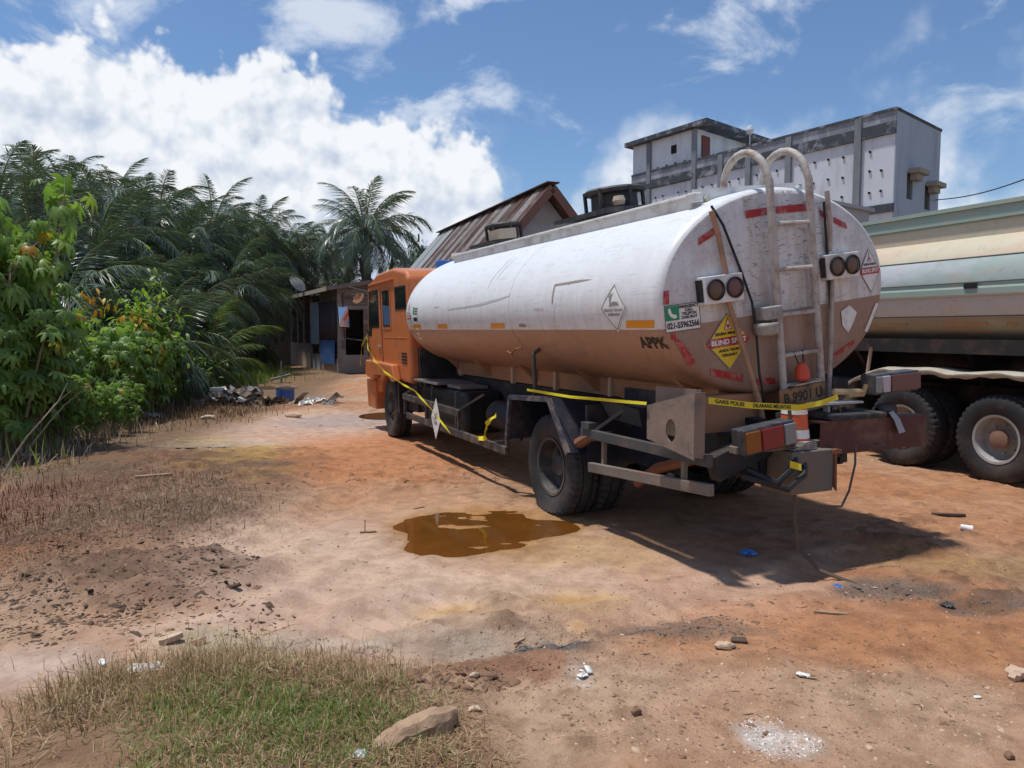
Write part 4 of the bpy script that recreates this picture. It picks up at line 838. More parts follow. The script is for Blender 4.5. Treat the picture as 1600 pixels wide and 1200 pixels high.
# wheels ------------------------------------------------------------
def tyre(flat=0.0, Rr=.52, w=.27, lug=.016, n=96):
    hw = w/2; m = MB()
    prof_ = [(-hw*.80, .275), (-hw*.98, .33), (-hw*1.06, .41), (-hw*1.0, .475), (-hw*.86, Rr-.012), (-hw*.5, Rr), (-hw*.44, Rr), (-hw*.40, Rr-.02), (-hw*.34, Rr-.02), (-hw*.30, Rr), (0, Rr+.003), (hw*.30, Rr), (hw*.34, Rr-.02), (hw*.40, Rr-.02), (hw*.44, Rr), (hw*.5, Rr), (hw*.86, Rr-.012), (hw*1.0, .475), (hw*1.06, .41), (hw*.98, .33), (hw*.80, .275)]
    def mod(i, j, r): return r - (lug if (i in (3, 4, 5, 15, 16, 17)) and j % 3 == 0 else 0)
    m.lathe(prof_, n, 'Y', (0, 0, 0), mod)
    # raised sidewall rings
    if flat:
        nv = []
        for (x, y, z) in m.v:
            lim = -(Rr - flat)
            if z < lim + .10:
                t_ = min(1, (lim + .10 - z)/(.10 + flat)); y = y*(1 + .42*t_) ; z = lim + .10 - (.10)*(1-(1-t_)**1.6)
                x = x*(1 + .05*t_)
            nv.append((x, y, z))
        m.v = nv
    return m
def rim_rear(m):   # deep dished outer rear rim, y outward +
    m.lathe([(.11, .285), (.125, .29), (.12, .262), (.06, .25), (-.02, .235), (-.05, .20), (-.05, .12), (-.03, .11), (.03, .10), (.045, .07), (.045, .001)], 40, 'Y'); 
    for k in range(8): a = k*math.pi/4; m.disc((math.cos(a)*.165, -.05, math.sin(a)*.165), (0, 1, 0), .014, 6, th=.035)
    return m
def rim_front(m):
    m.lathe([(.10, .285), (.118, .29), (.11, .262), (.06, .25), (.04, .23), (.075, .19), (.085, .14), (.085, .11), (.13, .095), (.145, .07), (.145, .001)], 40, 'Y')
    for k in range(8): a = k*math.pi/4+.2; m.disc((math.cos(a)*.165, .075, math.sin(a)*.165), (0, 1, 0), .016, 6, th=.04)
    return m
def wheel(parent, x, y, z, side, kind, flat=0.0, steer=0.0, rim=None, hub=None, first=None):
    m = (rim_front if kind == 'front' else rim_rear)(MB()); o = m.build('wheel', rim or rimm, parent, smooth_=35, loc=(x, y, z), rot=(0, 0, (0 if side > 0 else math.pi) + steer))
    t_ = tyre(flat, n=120).build('tyre', rubber, o, smooth_=28)
    if hub: h = MB(); h.lathe([(.03, .115), (.08, .11), (.095, .06), (.095, .001)], 20, 'Y'); h.build('hub', hub, o, smooth_=30)
    return o
# ------------------------------------------------------------------ the orange and white tanker
YAW1 = R(114.8); O1 = (1.431, 7.795, 0)
T1 = thing('tanker_truck', 'old tanker truck with orange cab, white and brown tank and flat rear tyre', 'truck', O1, YAW1)
TA, TB, ROLL = 1.19, .82, R(-7.5); TLOC = (0, .11, 2.11); TROT = (ROLL, 0, 0); TF = dict(loc=TLOC, rot=TROT)
XR, XF = -1.92, 4.36
def ellp(t_): return TA*math.cos(t_), TB*math.sin(t_)
m = MB(); n = 112; st_ = [(XR-.004, .955), (XR+.006, .972), (XR+.025, .986), (XR+.055, .996), (XR+.09, 1.001), (XR+.13, 1.0)] + [(x, 1.0) for x in np.linspace(XR+.25, XF-.1, 26)]
for q in (-.55, .7, 1.95, 3.2): st_ += [(q-.02, 1.0), (q, .9965), (q+.02, 1.0)]
st_ += [(XF, 1.0)] + [(XF + .30*math.sin(a), math.cos(a)**.75) for a in np.linspace(.15, 1.45, 10)] + [(XF+.30, .02)]
st_.sort(key=lambda s: s[0]); st_ = [s for s in st_]
vs_ = []
for (x, k) in st_:
    for j in range(n): y, z = ellp(2*math.pi*j/n); vs_.append((x, y*k, z*k))
fs = [(i*n+j, i*n+(j+1) % n, (i+1)*n+(j+1) % n, (i+1)*n+j) for i in range(len(st_)-1) for j in range(n)] + [tuple(range((len(st_)-1)*n, len(st_)*n))]
m.add(vs_, fs)
def headx(y, z):
    r2 = min(1, (y/TA)**2 + (z/TB)**2); x = XR + .004 - .05*(1-r2**2)
    return x - .012*(abs(y+.15) < .27)*(1 if r2 < .9 else 0)
m.cur = 1; kk = [.952, .94, .92, .86, .78, .68, .56, .44, .32, .2, .1]; b0 = len(m.v); vs_ = [(XR-.004, *[c_*.955 for c_ in ellp(2*math.pi*j/n)]) for j in range(n)]
for k in kk: vs_ += [(headx(*[c_*k for c_ in ellp(2*math.pi*j/n)]), *[c_*k for c_ in ellp(2*math.pi*j/n)]) for j in range(n)]
vs_.append((headx(0, 0), 0, 0)); fs = [(i*n+j, (i+1)*n+j, (i+1)*n+(j+1) % n, i*n+(j+1) % n) for i in range(len(kk)) for j in range(n)] + [(len(kk)*n+j, (len(kk)+1)*n, len(kk)*n+(j+1) % n) for j in range(n)]
m.add(vs_, fs); tank = m.build('tank', None, T1, smooth_=50, mats=[side_paint, rear_paint], **TF)
def rear(off=.004): return lambda y, z: (headx(y, z) - off - .003, y, z)
def rearL(cy, cz, off=.004):          # decal coordinates: right is -y
    return lambda x, y: (headx(cy-x, cz+y) - off - .003, cy-x, cz+y)
def sideL(cx_, cz, off=.004):         # left flank: right is -X, up follows the girth
    def fn(x, y):
        z = max(-TB*.98, min(TB*.98, cz + y)); s = math.sqrt(1-(z/TB)**2); nrm_ = Vector((0, TA*s/TA**2, z/TB**2)).normalized()
        return (cx_-x, TA*s + nrm_.y*off, z + nrm_.z*off)
    return fn
for k, poly in enumerate([[(.32,.585),(.10,.60),(.10,.655),(.32,.645)], [(.03,.60),(-.29,.60),(-.29,.66),(.02,.655)], [(.79,.42),(.60,.50),(.60,.555),(.78,.475)], [(-.45,.555),(-.54,.515),(-.54,.56),(-.45,.605)], [(-.60,.485),(-.75,.425),(-.74,.475),(-.60,.535)],
                          [(1.145,.02),(1.095,.02),(1.085,.12),(1.13,.12)], [(1.10,-.19),(1.06,-.19),(1.06,-.245),(1.10,-.245)], [(1.085,-.24),(1.02,-.255),(.90,-.44),(.955,-.47)], [(.77,-.51),(.47,-.60),(.47,-.66),(.77,-.565)], [(.33,-.66),(.12,-.68),(.12,-.73),(.33,-.71)], [(-.50,-.585),(-.76,-.50),(-.76,-.535),(-.50,-.625)]]):
    patch(poly, rear(), st_red, 'red_reflective_strip', tank)
patch([(-1.085,-.23),(-1.045,-.22),(-.89,-.44),(-.93,-.46)], rear(), st_white, 'peeling_white_strip', tank)
patch([(-.60,-.24),(-.70,-.20),(-.79,-.27),(-.76,-.33),(-.68,-.43),(-.61,-.36)], rear(), st_white, 'peeled_sticker_patch', tank)
# emergency number sign
def emergency(fn, k, pref):
    s = patch(rect(-.15*k, -.10*k, .15*k, .10*k), fn(.004), st_white, 'emergency_number_sign', pref)
    for a in (rect(-.152*k, -.102*k, .152*k, -.097*k), rect(-.152*k, .097*k, .152*k, .102*k), rect(-.152*k, -.097*k, -.147*k, .097*k), rect(.147*k, -.097*k, .152*k, .097*k)): pass
    return s
def fE(off): return rearL(.99, -.09, off)
tilt = lambda fn, a: (lambda x, y: fn(x*math.cos(a) - y*math.sin(a), x*math.sin(a) + y*math.cos(a)))
patch(rect(-.15, -.10, .15, .10), fE(.004), st_white, 'emergency_number_sign', tank)
for a in (rect(-.15, -.10, .15, -.0955), rect(-.15, .0955, .15, .10), rect(-.15, -.0955, -.1455, .0955), rect(.1455, -.0955, .15, .0955)): patch(a, fE(.006), st_black, 'sign_border', tank, 6)
patch(rect(-.143, -.015, -.03, .093), fE(.006), st_green, 'green_phone_panel', tank)
hs_ = MB(); hp = [(-.118, .062), (-.108, .03), (-.083, .008), (-.06, .008)]; f_ = fE(.0085)
patch([(-.122,.075),(-.105,.078),(-.097,.055),(-.108,.045),(-.088,.022),(-.075,.03),(-.052,.02),(-.055,.003),(-.075,-.002),(-.105,.014),(-.122,.045)], f_, print_white, 'phone_symbol', tank, 2)
for i, tx in enumerate(('EMERGENCY', 'CALL', 'TELEPON', 'DARURAT')): put_text(tx, .03, (lambda f_, i: lambda x, y: f_(x+.055, y+.078-.027*i))(fE(.0065), i), st_black, 'sign_text', tank, .04)
put_text('021-55962566', .062, lambda x, y: fE(.0065)(x, y-.056), st_black, 'sign_number', tank, .035, fit=.275)
# blind spot diamonds
def diamond(fn, w, h, body, band, full, par, label):
    o = patch([(0, -h), (w, 0), (0, h), (-w, 0)], fn(.004), body, 'blind_spot_sign', par, 8); tag(o, label)
    for q in range(4):
        P = [(0, -h), (w, 0), (0, h), (-w, 0)]; a, b_ = P[q], P[(q+1) % 4]; f = .955
        patch([a, b_, (b_[0]*f, b_[1]*f), (a[0]*f, a[1]*f)], fn(.0055), st_grey, 'sign_border', par, 4)
    e = .18*h; patch([(-w*(1-.16), -.16*h), (w*(1-.16), -.16*h), (w, 0), (w*(1-.16), .16*h), (-w*(1-.16), .16*h), (-w, 0)], fn(.0065), st_red, 'sign_band', par, 3)
    patch([(-.20*w, .42*h), (.20*w, .42*h), (0, .86*h)], fn(.006), st_red, 'warning_triangle', par, 3); patch([(-.15*w, .45*h), (.15*w, .45*h), (0, .78*h)], fn(.0075), print_white, 'warning_triangle_inner', par, 3)
    patch(rect(-.08*w, .48*h, .06*w, .60*h), fn(.009), st_red, 'truck_symbol', par, 2)
    put_text('BLIND SPOT', .24*h, fn(.009), print_white, 'sign_text', par, .03, fit=1.62*w)
    put_text('SEGERA MENJAUH', .13*h, lambda x, y: fn(.0075)(x, y+.29*h), st_black, 'sign_text', par, .04, fit=1.2*w)
    if full:
        put_text('ANDA TIDAK', .13*h, lambda x, y: fn(.0075)(x, y-.30*h), st_black, 'sign_text', par, .04, fit=.98*w); put_text('TERLIHAT', .13*h, lambda x, y: fn(.0075)(x, y-.47*h), st_black, 'sign_text', par, .04, fit=.72*w)
diamond(lambda off: rearL(.595, -.325, off), .205, .22, st_yel, st_red, True, tank, 'yellow diamond warning sign with red band')
diamond(lambda off: rearL(-.985, .06, off), .135, .185, st_white, st_red, False, tank, 'faded white diamond warning sign with red band')
# flank: hazard diamond, lettering, reflectors, small signs
fS = lambda off: sideL(-1.33, .02, off)
o = patch([(0, -.20), (.20, 0), (0, .20), (-.20, 0)], fS(.004), st_white, 'hazard_diamond', tank, 8); tag(o, 'faded white hazard diamond with grey tree and fish symbol')
for q in range(4):
    P = [(0, -.185), (.185, 0), (0, .185), (-.185, 0)]; a, b_ = P[q], P[(q+1) % 4]; patch([a, b_, (b_[0]*.94, b_[1]*.94), (a[0]*.94, a[1]*.94)], fS(.006), st_grey, 'sign_border', tank, 4)
patch([(-.07, .015), (.09, .02), (.06, .045), (.0, .05)], fS(.006), st_grey, 'fish_symbol', tank, 3); patch([(-.05, .01), (-.035, .01), (-.03, .08), (-.005, .12), (-.035, .10), (-.045, .13), (-.05, .09), (-.08, .11), (-.055, .07)], fS(.006), st_grey, 'tree_symbol', tank, 2)
put_text('BERBAHAYA TERHADAP', .032, lambda x, y: fS(.006)(x, y-.02), st_grey, 'sign_text', tank, .03, fit=.27); put_text('LINGKUNGAN', .032, lambda x, y: fS(.006)(x, y-.055), st_grey, 'sign_text', tank, .03, fit=.17)
put_text('APPK', .125, lambda x, y: sideL(-1.73, -.27, .004)(x, y), st_black, 'tank_lettering', tank, .035, fit=.36)
for cx_ in (2.85, 1.05, -1.66, 3.95): patch([(-.20, -.03), (.17, -.03), (.20, .03), (-.17, .03)], sideL(cx_, -.115, .004), st_orange, 'orange_reflector', tank)
fA = lambda off: sideL(4.22, .10, off); fB = lambda off: sideL(3.93, .05, off)
diamond(lambda off: sideL(4.24, .03, off), .11, .20, st_white, st_red, False, tank, 'small blind spot diamond near the tank front')
patch(rect(-.10, -.12, .10, .12), fB(.004), st_white, 'emergency_number_sign', tank); patch(rect(-.095, .01, -.02, .115), fB(.006), st_green, 'green_phone_panel', tank)
for i in range(3): patch(rect(.0, .08-.035*i, .09, .10-.035*i), fB(.006), st_black, 'sign_print', tank, 2)
patch(rect(-.085, -.085, .085, -.03), fB(.006), st_black, 'sign_print', tank, 2)
for i in range(3): patch(rect(-.09 - .06*i, -.20-.075*i, .05 - .06*i, -.185-.075*i), fB(.005), print_white, 'worn_lettering', tank, 2); patch(rect(-.02-.06*i, -.25-.075*i, -.005-.06*i, -.20-.075*i), fB(.005), print_white, 'worn_lettering', tank, 2)
# scrape with rust on the flank, dark scuffs
scuff = pm('scuff_mark', (.30, .24, .19), .7, .3, 20, bump=.02)
patch([(-.35, -.012), (.10, .0), (.34, .012), (.10, .018), (-.34, .006)], sideL(-.62, .255, .003), scuff, 'scrape_mark', tank, 4); patch([(-.01, -.16), (.012, -.16), (.016, 0), (-.012, 0)], sideL(-.28, .25, .003), scuff, 'scrape_mark', tank, 3)
patch([(-.09, -.012), (.05, -.02), (.10, 0), (.03, .02), (-.07, .016)], sideL(.42, -.115, .003), scuff, 'scrape_mark', tank, 3)
for (pts_, th_) in (([(2.55, .10), (2.0, .115), (1.5, .125), (1.0, .165), (.7, .20)], .010), ([(1.25, .62), (1.32, .50), (1.36, .38), (1.37, .28)], .006), ([(1.12, .60), (1.2, .47), (1.23, .33)], .005), ([(3.1, .14), (2.9, .15)], .010), ([(.1, .05), (-.1, .045)], .008), ([(-.35, .10), (-.30, -.05)], .008)):
    lo_ = [(-x, z-th_) for x, z in pts_]; up_ = [(-x, z+th_*.3) for x, z in pts_][::-1]; patch([(x, z) for x, z in lo_ + up_], lambda x, y: sideL(0, 0, .002)(x, y), pm('faint_scratch', (.43, .43, .43), .7, .3, 15, bump=.02), 'scratch_mark', tank, 3)
# top coaming, rail, manholes
m = MB(); zc = .745
for s in (-1, 1): m.bar((-1.62, s*.55, .735), (3.75, s*.55, .735), .014, .16)
m.bar((-1.62, .54, .785), (-1.62, -.54, .785), .014, .17); m.bar((3.75, .54, .735), (3.75, -.54, .735), .014, .16); m.build('top_coaming', whitep, tank)
m = MB()
for s in (-1, 1): m.tube([(-1.66, s*.56, .82), (1.0, s*.56, .82), (3.8, s*.56, .82)], .020, 8)
m.build('coaming_rail', pm('grey_white_rail', (.52, .52, .50), .6, .15, 6, (.25, .2, .16), .5, 6), tank)
for (lo_, hi_) in (((-1.70, .50, .76), (-1.60, .60, .84)), ((-1.86, .58, .58), (-1.72, .68, .66)), ((-1.86, -.62, .62), (-1.74, -.52, .70))): m = MB(); m.box(lo_, hi_); m.build('coaming_bracket', whitep, tank, bevel=.014)
for y in (.42, -.44): m = MB(); m.disc((-1.628, y, .79), (-1, 0, 0), .025, 10, th=.03); m.build('marker_lamp', pm('old_lens', (.5, .47, .38), .4, .1, 10), tank)
man = pm('black_manhole', (.035, .037, .04), .6, .3, 6, (.16, .13, .10), .5, 4, .2, 30)
for (x, sc_, lab) in ((.32, 1.0, 0), (3.15, .8, 1)):
    m = MB(); m.lathe([(.74, .42*sc_), (.90, .42*sc_), (.905, .36*sc_), (.92, .25*sc_), (1.10, .24*sc_), (1.12, .30*sc_), (1.155, .31*sc_), (1.175, .28*sc_), (1.185, .05), (1.185, .001)], 28, 'Z', (x, 0, 0)); mh = m.build('manhole', man, tank, smooth_=30)
    m = MB()
    for k in range(6): a = k*math.pi/3; m.bar((x+math.cos(a)*.30*sc_, math.sin(a)*.30*sc_, .90), (x+math.cos(a)*.30*sc_, math.sin(a)*.30*sc_, 1.16), .03)
    m.box((x-.55*sc_, -.45*sc_, .885), (x+.55*sc_, .45*sc_, .93)); m.build('manhole_clamp', man, mh)
    m = MB(); m.lathe([(-.05, .001), (-.045, .05), (0, .065), (.045, .05), (.05, .001)], 14, 'Z', (x-.42*sc_, .22, 1.0)) if lab == 0 else m.box((x-.5, .05, .93), (x-.15, .3, 1.06)); m.build('valve_cap', pm('tan_cap', (.42, .34, .26), .6, .15, 8), mh, smooth_=30 if lab == 0 else False)
# ladder with hooped hand rails
lad = None
for y in (.155, -.25):
    pts = [(-2.04, y, -.80), (-2.04, y, .2), (-2.05, y, .84)] + [(-1.79 - .25*math.cos(a), y, .84 + .26*math.sin(a)) for a in np.linspace(.12, math.pi-.12, 11)] + [(-1.54, y, .80), (-1.54, y, .74)]
    m = MB(); m.tube(pts, .030, 10); o = m.build('ladder' if lad is None else 'ladder_rail', cream, T1 if lad is None else lad, smooth_=40, **(TF if lad is None else {}))
    lad = lad or o
for z in (.52, .17, -.18, -.50, -.74): m = MB(); m.tube([(-2.045, .155, z), (-2.045, -.25, z - .012)], .017, 8); m.build('rung', cream, lad, smooth_=40)
for z in (.45, -.3):
    for y in (.155, -.25): m = MB(); m.bar((-2.03, y, z), (-1.93, y, z), .03); m.build('ladder_bracket', cream, lad)
# round lamp boxes
for (y0, y1, z0, z1, t_) in ((.85, .495, -.02, .185, 0), (-.39, -.735, .035, .235, 1)):
    m = MB(); xo = -2.06; m.box((xo, y1, z0), (-1.925, y0, z1)); bx_ = m.build('lamp_box', whitep, T1, bevel=.006, **TF)
    for k, yy in enumerate((y0-.088, y1+.088)):
        m = MB(); m.lathe([(0, .078), (-.015, .08), (-.02, .07), (-.012, .066)], 28, 'X', (xo-.002, yy, (z0+z1)/2)); lp = m.build('lamp_rim', black_m, bx_, smooth_=40)
        m = MB(); m.lathe([(-.006, .068), (-.010, .05), (-.012, .02), (-.012, .001)], 28, 'X', (xo-.002, yy, (z0+z1)/2)); m.build('lamp_lens', (lens_d2, lens_d, lens_d2, lens_d2)[t_*2+k], bx_, smooth_=40)
    m = MB(); m.box((xo+.03, y0+.001, z0+.02), (-1.94, y0+.004, z1-.02)); m.build('lamp_box_side', steel_dark, bx_)
# drain pipes and cables down the rear
pipe_m = pm('brown_pipe', (.36, .21, .13), .65, .2, 7, (.17, .12, .09), .6, 6)
m = MB(); m.tube([(-1.99, .68, .66), (-2.0, .645, .5), (-2.0, .60, .2), (-2.0, .60, -.02), (-2.03, .53, -.35), (-2.05, .41, -.86), (-2.05, .39, -1.05)], .021, 8); m.build('drain_pipe', pipe_m, T1, smooth_=40, **TF)
m = MB(); m.tube([(-1.99, -.50, .74), (-2.0, -.50, .5), (-1.99, -.49, .26)], .020, 8); m.tube([(-1.99, -.49, .04), (-2.0, -.47, -.1), (-2.0, -.42, -.5), (-2.02, -.35, -.84), (-2.02, -.33, -1.0)], .020, 8); m.build('drain_pipe', pm('pale_pipe', (.40, .34, .29), .65, .2, 7, (.12, .1, .09), .6, 6), T1, smooth_=40, **TF)
m = MB(); m.tube([(-1.97, .66, .70), (-1.99, .58, .55), (-1.98, .43, .18), (-2.0, .37, -.05), (-2.0, .35, -.3), (-2.02, .37, -.6), (-2.03, .34, -.9)], .010, 6); m.tube([(-1.98, -.47, .66), (-1.99, -.46, .3), (-1.99, -.46, -.05), (-2.0, -.43, -.45), (-2.01, -.39, -.85)], .010, 6); m.build('cable', black_m, T1, **TF)
m = MB(); m.lathe([(0, .001), (0, .09), (-.02, .10), (-.09, .085), (-.10, .06), (-.10, .001)], 20, 'Z', (-2.05, .29, -.22)); m.box((-2.11, .17, -.20), (-1.97, .33, -.10)); m.build('work_lamp', pm('worn_white_lamp', (.33, .32, .30), .6, .2, 12, (.16, .13, .11), .6, 9), T1, bevel=.008, **TF)
m = MB(); m.lathe([(-.72, .035), (-.70, .06), (-.63, .055), (-.58, .03), (-.57, .001)], 16, 'Z', (-2.08, -.01, 0)); m.build('hanging_red_lamp', pm('red_plastic', (.55, .07, .03), .45, .15, 9), T1, smooth_=40, **TF)
m = MB(); m.tube([(-2.08, .02, -.58), (-2.06, .03, -.52), (-2.05, .03, -.48)], .006, 5); m.tube([(-2.08, -.03, -.58), (-2.06, -.05, -.52), (-2.05, -.06, -.48)], .006, 5); m.build('lamp_cord', black_m, T1, **TF)
# number plate
plate_m = pm('plate_ochre', (.25, .145, .065), .65, .25, 8, (.06, .045, .035), .9, 6, .1, 20, dlo=.42, dhi=.62)
m = MB(); m.box((-2.105, -.23, -.925), (-2.09, .26, -.755)); pl = m.build('number_plate', plate_m, T1, bevel=.006, **TF)
put_text('B 9901 U', .115, lambda x, y: (-2.108, .02-x, -.835+y), st_black, 'plate_text', pl, .02, fit=.40)
m = MB(); m.box((-2.12, -.16, -.745), (-2.02, .11, -.732)); m.bar((-2.09, .29, -.945), (-2.09, -.25, -.945), .03, .04); m.build('plate_frame', pm('pale_frame', (.40, .33, .26), .7, .2, 8, (.1, .08, .07), .6, 6), pl)
# sub-frame, chassis
FR_ = dict(loc=(0, .03, .75), rot=(R(-3.5), 0, 0))
m = MB(); m.box((-1.75, -.50, .42), (4.2, .50, .68)); m.build('tank_cradle', brownp, T1, **FR_)
m = MB()
for x in (-1.5, .1, 1.5, 2.9, 4.0): m.prism([(-1.0, .95), (-.5, .45), (.5, .45), (1.0, .95), (.9, 1.0), (-.9, 1.0)], x-.03, x+.03, 'YZ')
m.build('tank_saddle', brownp, T1, **FR_)
m = MB()
for s in (-1, 1): m.box((-2.15, s*.42-.04, -.05), (6.9, s*.42+.04, .40))
for x in (-2.1, -1.2, .9, 2.3, 3.8, 5.2): m.box((x-.05, -.40, .0), (x+.05, .40, .30))
m.build('chassis_frame', steel_dark, T1, **FR_)
m = MB(); m.tube([(0, -1.0, .48), (0, 1.0, .46)], .09, 10); m.lathe([(-.25, .08), (-.15, .22), (0, .27), (.15, .22), (.25, .08)], 18, 'X', (0, 0, .47)); m.tube([(.2, 0, .5), (3.4, .05, .72), (4.6, .05, .8)], .055, 8); m.tube([(5.8, -.95, .5), (5.8, .95, .5)], .06, 8); m.build('axle', steel_dark, T1)
for s in (-1, 1):
    m = MB(); m.add([], [])
    for k in range(6): L_ = .75-.1*k; m.box((-L_, s*.5-.04, .60-.03*k), (L_, s*.5+.04, .625-.03*k))
    m.build('leaf_spring', rusty, T1)
# wheels
wheel(T1, 0, 1.035, .455, 1, 'rear', .065); wheel(T1, 0, .715, .470, 1, 'rear', .05); wheel(T1, 0, -1.035, .52, -1, 'rear'); wheel(T1, 0, -.715, .52, -1, 'rear')
wheel(T1, 5.8, 1.02, .51, 1, 'front', .012, R(-3), rimm); wheel(T1, 5.8, -1.02, .52, -1, 'front', 0, R(-3))
# mudguards over the rear wheels
for s in (1, -1):
    y0, y1 = (.50, 1.24) if s > 0 else (-1.24, -.5); dz = 0 if s > 0 else .12
    m = MB(); prof_ = [(.86, .62), (.78, 1.08), (-.12, 1.13), (-.50, .66)]
    for (a, b_) in zip(prof_[:-1], prof_[1:]): m.bar((a[0], (y0+y1)/2, a[1]+dz), (b_[0], (y0+y1)/2, b_[1]+dz), y1-y0, .02, (0, 0, 1) if abs(a[1]-b_[1]) < .3 else (1, 0, 0))
    g = m.build('mudguard', navy, T1)
    m = MB(); ye = y1 if s > 0 else y0
    for (a, b_) in zip(prof_[:-1], prof_[1:]): m.bar((a[0], ye, a[1]+dz), (b_[0], ye, b_[1]+dz), .035, .05)
    m.build('mudguard_edge', pm('worn_navy_edge', (.035, .042, .06), .5, .3, 6, (.25, .2, .17), .6, 5), g)
m = MB(); m.box((-1.35, .58, .55), (-.45, .60, 1.25)); m.box((-.52, .6, .5), (-.48, 1.05, 1.1)); m.build('inner_mud_flap', navy, T1)
m = MB(); m.prism([(-1.25, .98), (-.75, 1.0), (-.55, 1.18), (-1.2, 1.12)], .75, .95, 'XZ'); m.build('mudguard_bracket', steel_dark, T1)
# tread strip hanging, rusty spring hanger
m = MB(); m.tube([(-.45, 1.1, .74), (-.62, 1.08, .83), (-.85, 1.0, .86)], [.055, .05, .04], 7); m.build('rusty_hanger', rusty, T1); m = MB(); m.tube([(-.9, .75, .42), (-1.15, .7, .60), (-1.5, .62, .72)], .05, 7); m.build('rusty_rod', rusty, T1)
# rear side rails (left), with uprights
for (x0_, z0, x1_, z1, mt_) in ((-.52, .857, -2.31, .87, greybar), (-.66, .555, -2.33, .667, dustbar)):
    m = MB(); m.bar((x0_, 1.1, z0), (x1_, 1.1, z1), .05, .085); m.build('side_guard_rail', mt_, T1, bevel=.006)
for x in (-.85, -1.98): m = MB(); m.bar((x, 1.07, .58 - (x+1)*.06), (x, 1.07, .84), .035, .035); m.build('guard_post', dustbar, T1)
m = MB(); m.bar((-.72, 1.08, .9), (-1.0, .9, 1.14), .03); m.bar((-1.0, .9, 1.14), (-1.6, .6, 1.16), .03); m.box((-.70, 1.04, .90), (-.56, 1.14, .96)); m.build('guard_brace', greybar, T1)
# plate with a hole at the rear corner
m = MB(); hole = (-2.0, 1.06); ring = []; quad = [(-1.70, .96), (-1.70, 1.22), (-2.27, 1.36), (-2.27, .88)]
outer = []
for i in range(4):
    a, b_ = quad[i], quad[(i+1) % 4]
    for j in range(6): outer.append((a[0]+(b_[0]-a[0])*j/6, a[1]+(b_[1]-a[1])*j/6))
inner = []
for (x, z) in outer:
    a = math.atan2(z-hole[1], x-hole[0]); inner.append((hole[0]+.06*math.cos(a), hole[1]+.085*math.sin(a)))
k = len(outer); vs_ = [(x, 1.215, z) for x, z in outer] + [(x, 1.215, z) for x, z in inner]; vs_ += [(x, 1.205, z) for x, _, z in vs_]
fs = []
for i in range(k): j = (i+1) % k; fs += [(i, j, k+j, k+i), (2*k+i, 3*k+i, 3*k+j, 2*k+j), (i, 2*k+i, 2*k+j, j), (k+i, k+j, 3*k+j, 3*k+i)]
m.add(vs_, fs); m.build('holed_side_plate', greyplate, T1)
m = MB(); m.add([(-1.66, 1.10, 1.36), (-2.2, 1.10, 1.37), (-2.2, 1.10, 1.0), (-1.66, 1.10, 1.0)], [(0, 1, 2, 3)]); m.add([(-2.275, 1.21, 1.36), (-2.275, 1.21, .90), (-2.27, 1.12, .88), (-2.27, 1.12, 1.36)], [(0, 1, 2, 3)]); o = m.build('plate_flange', greyplate, T1); so = o.modifiers.new('thick', 'SOLIDIFY'); so.thickness = .008
# rear end: light bars, bumper, tail lamps
m = MB(); m.box((-2.30, -.10, .90), (-2.22, .86, .955)); m.build('lamp_bar', dustbar, T1, bevel=.006)
def tail(y0, y1, z0, z1, x, dz, cols, rz=0.0):
    m = MB(); m.box((0, min(y0, y1), z0), (.14, max(y0, y1), z1)); o = m.build('tail_lamp', pm('lamp_housing', (.035, .045, .06), .5, .2, 8, (.2, .15, .1), .4, 6), T1, bevel=.012, loc=(x, 0, dz), rot=(R(0), 0, rz))
    w = y1-y0; s = 0
    for f, c_ in cols: m = MB(); ya, yb = y0 + w*(s+.015), y0 + w*(s+f-.015); s += f; m.box((-.022, min(ya, yb), z0+.018), (.0, max(ya, yb), z1-.018)); m.build('tail_lens', c_, o, bevel=.006)
    return o
t_ = tail(.84, .36, 0, .19, -2.37, .985, ((.30, lens_a), (.45, lens_r), (.25, lens_g))); t_.rotation_euler = (R(-7), 0, 0); t_.location = (-2.37, 0, .995)
t_ = tail(-.54, -1.06, 0, .165, -2.30, 1.33, ((.14, lens_g), (.18, pm('pale_lens', (.42, .40, .42), .4, .1, 9, bump=0)), (.68, lens_d))); t_.rotation_euler = (R(-3), 0, 0); t_.location = (-2.30, 0, 1.25)
m = MB(); m.tube([(-2.2, -.35, 1.28), (-2.2, -.52, 1.28), (-2.22, -.54, 1.36)], .022, 7); m.tube([(-2.1, -.28, 1.12), (-2.15, -.5, 1.30)], .02, 6); m.tube([(-2.2, -.2, 1.31), (-2.2, -.56, 1.30)], .025, 7); m.build('lamp_support', pm('cream_support', (.45, .33, .18), .6, .2, 6, (.15, .1, .08), .5, 5), T1)
m = MB(); m.add([], [])
m.prism([(-2.33, .84), (-2.33, 1.10), (-2.17, 1.10), (-2.17, 1.085), (-2.315, 1.085), (-2.315, .855), (-2.17, .855), (-2.17, .84)], -1.12, .06, 'XZ'); m.build('bumper_beam', maroon, T1)
m = MB(); m.prism([(-2.36, 1.102), (-2.36, 1.15), (-2.1, 1.16), (-2.1, 1.102)], -.62, -.02, 'XZ'); m.lathe([(0, .03), (.03, .055), (.10, .06), (.18, .05), (.2, .02)], 12, 'Y', (-2.26, -.82, 1.15)); m.build('wrapped_bundle', pm('dark_cloth', (.035, .035, .038), .9, .4, 8, (.16, .13, .11), .5, 7, .5, 20), T1, bevel=.015)
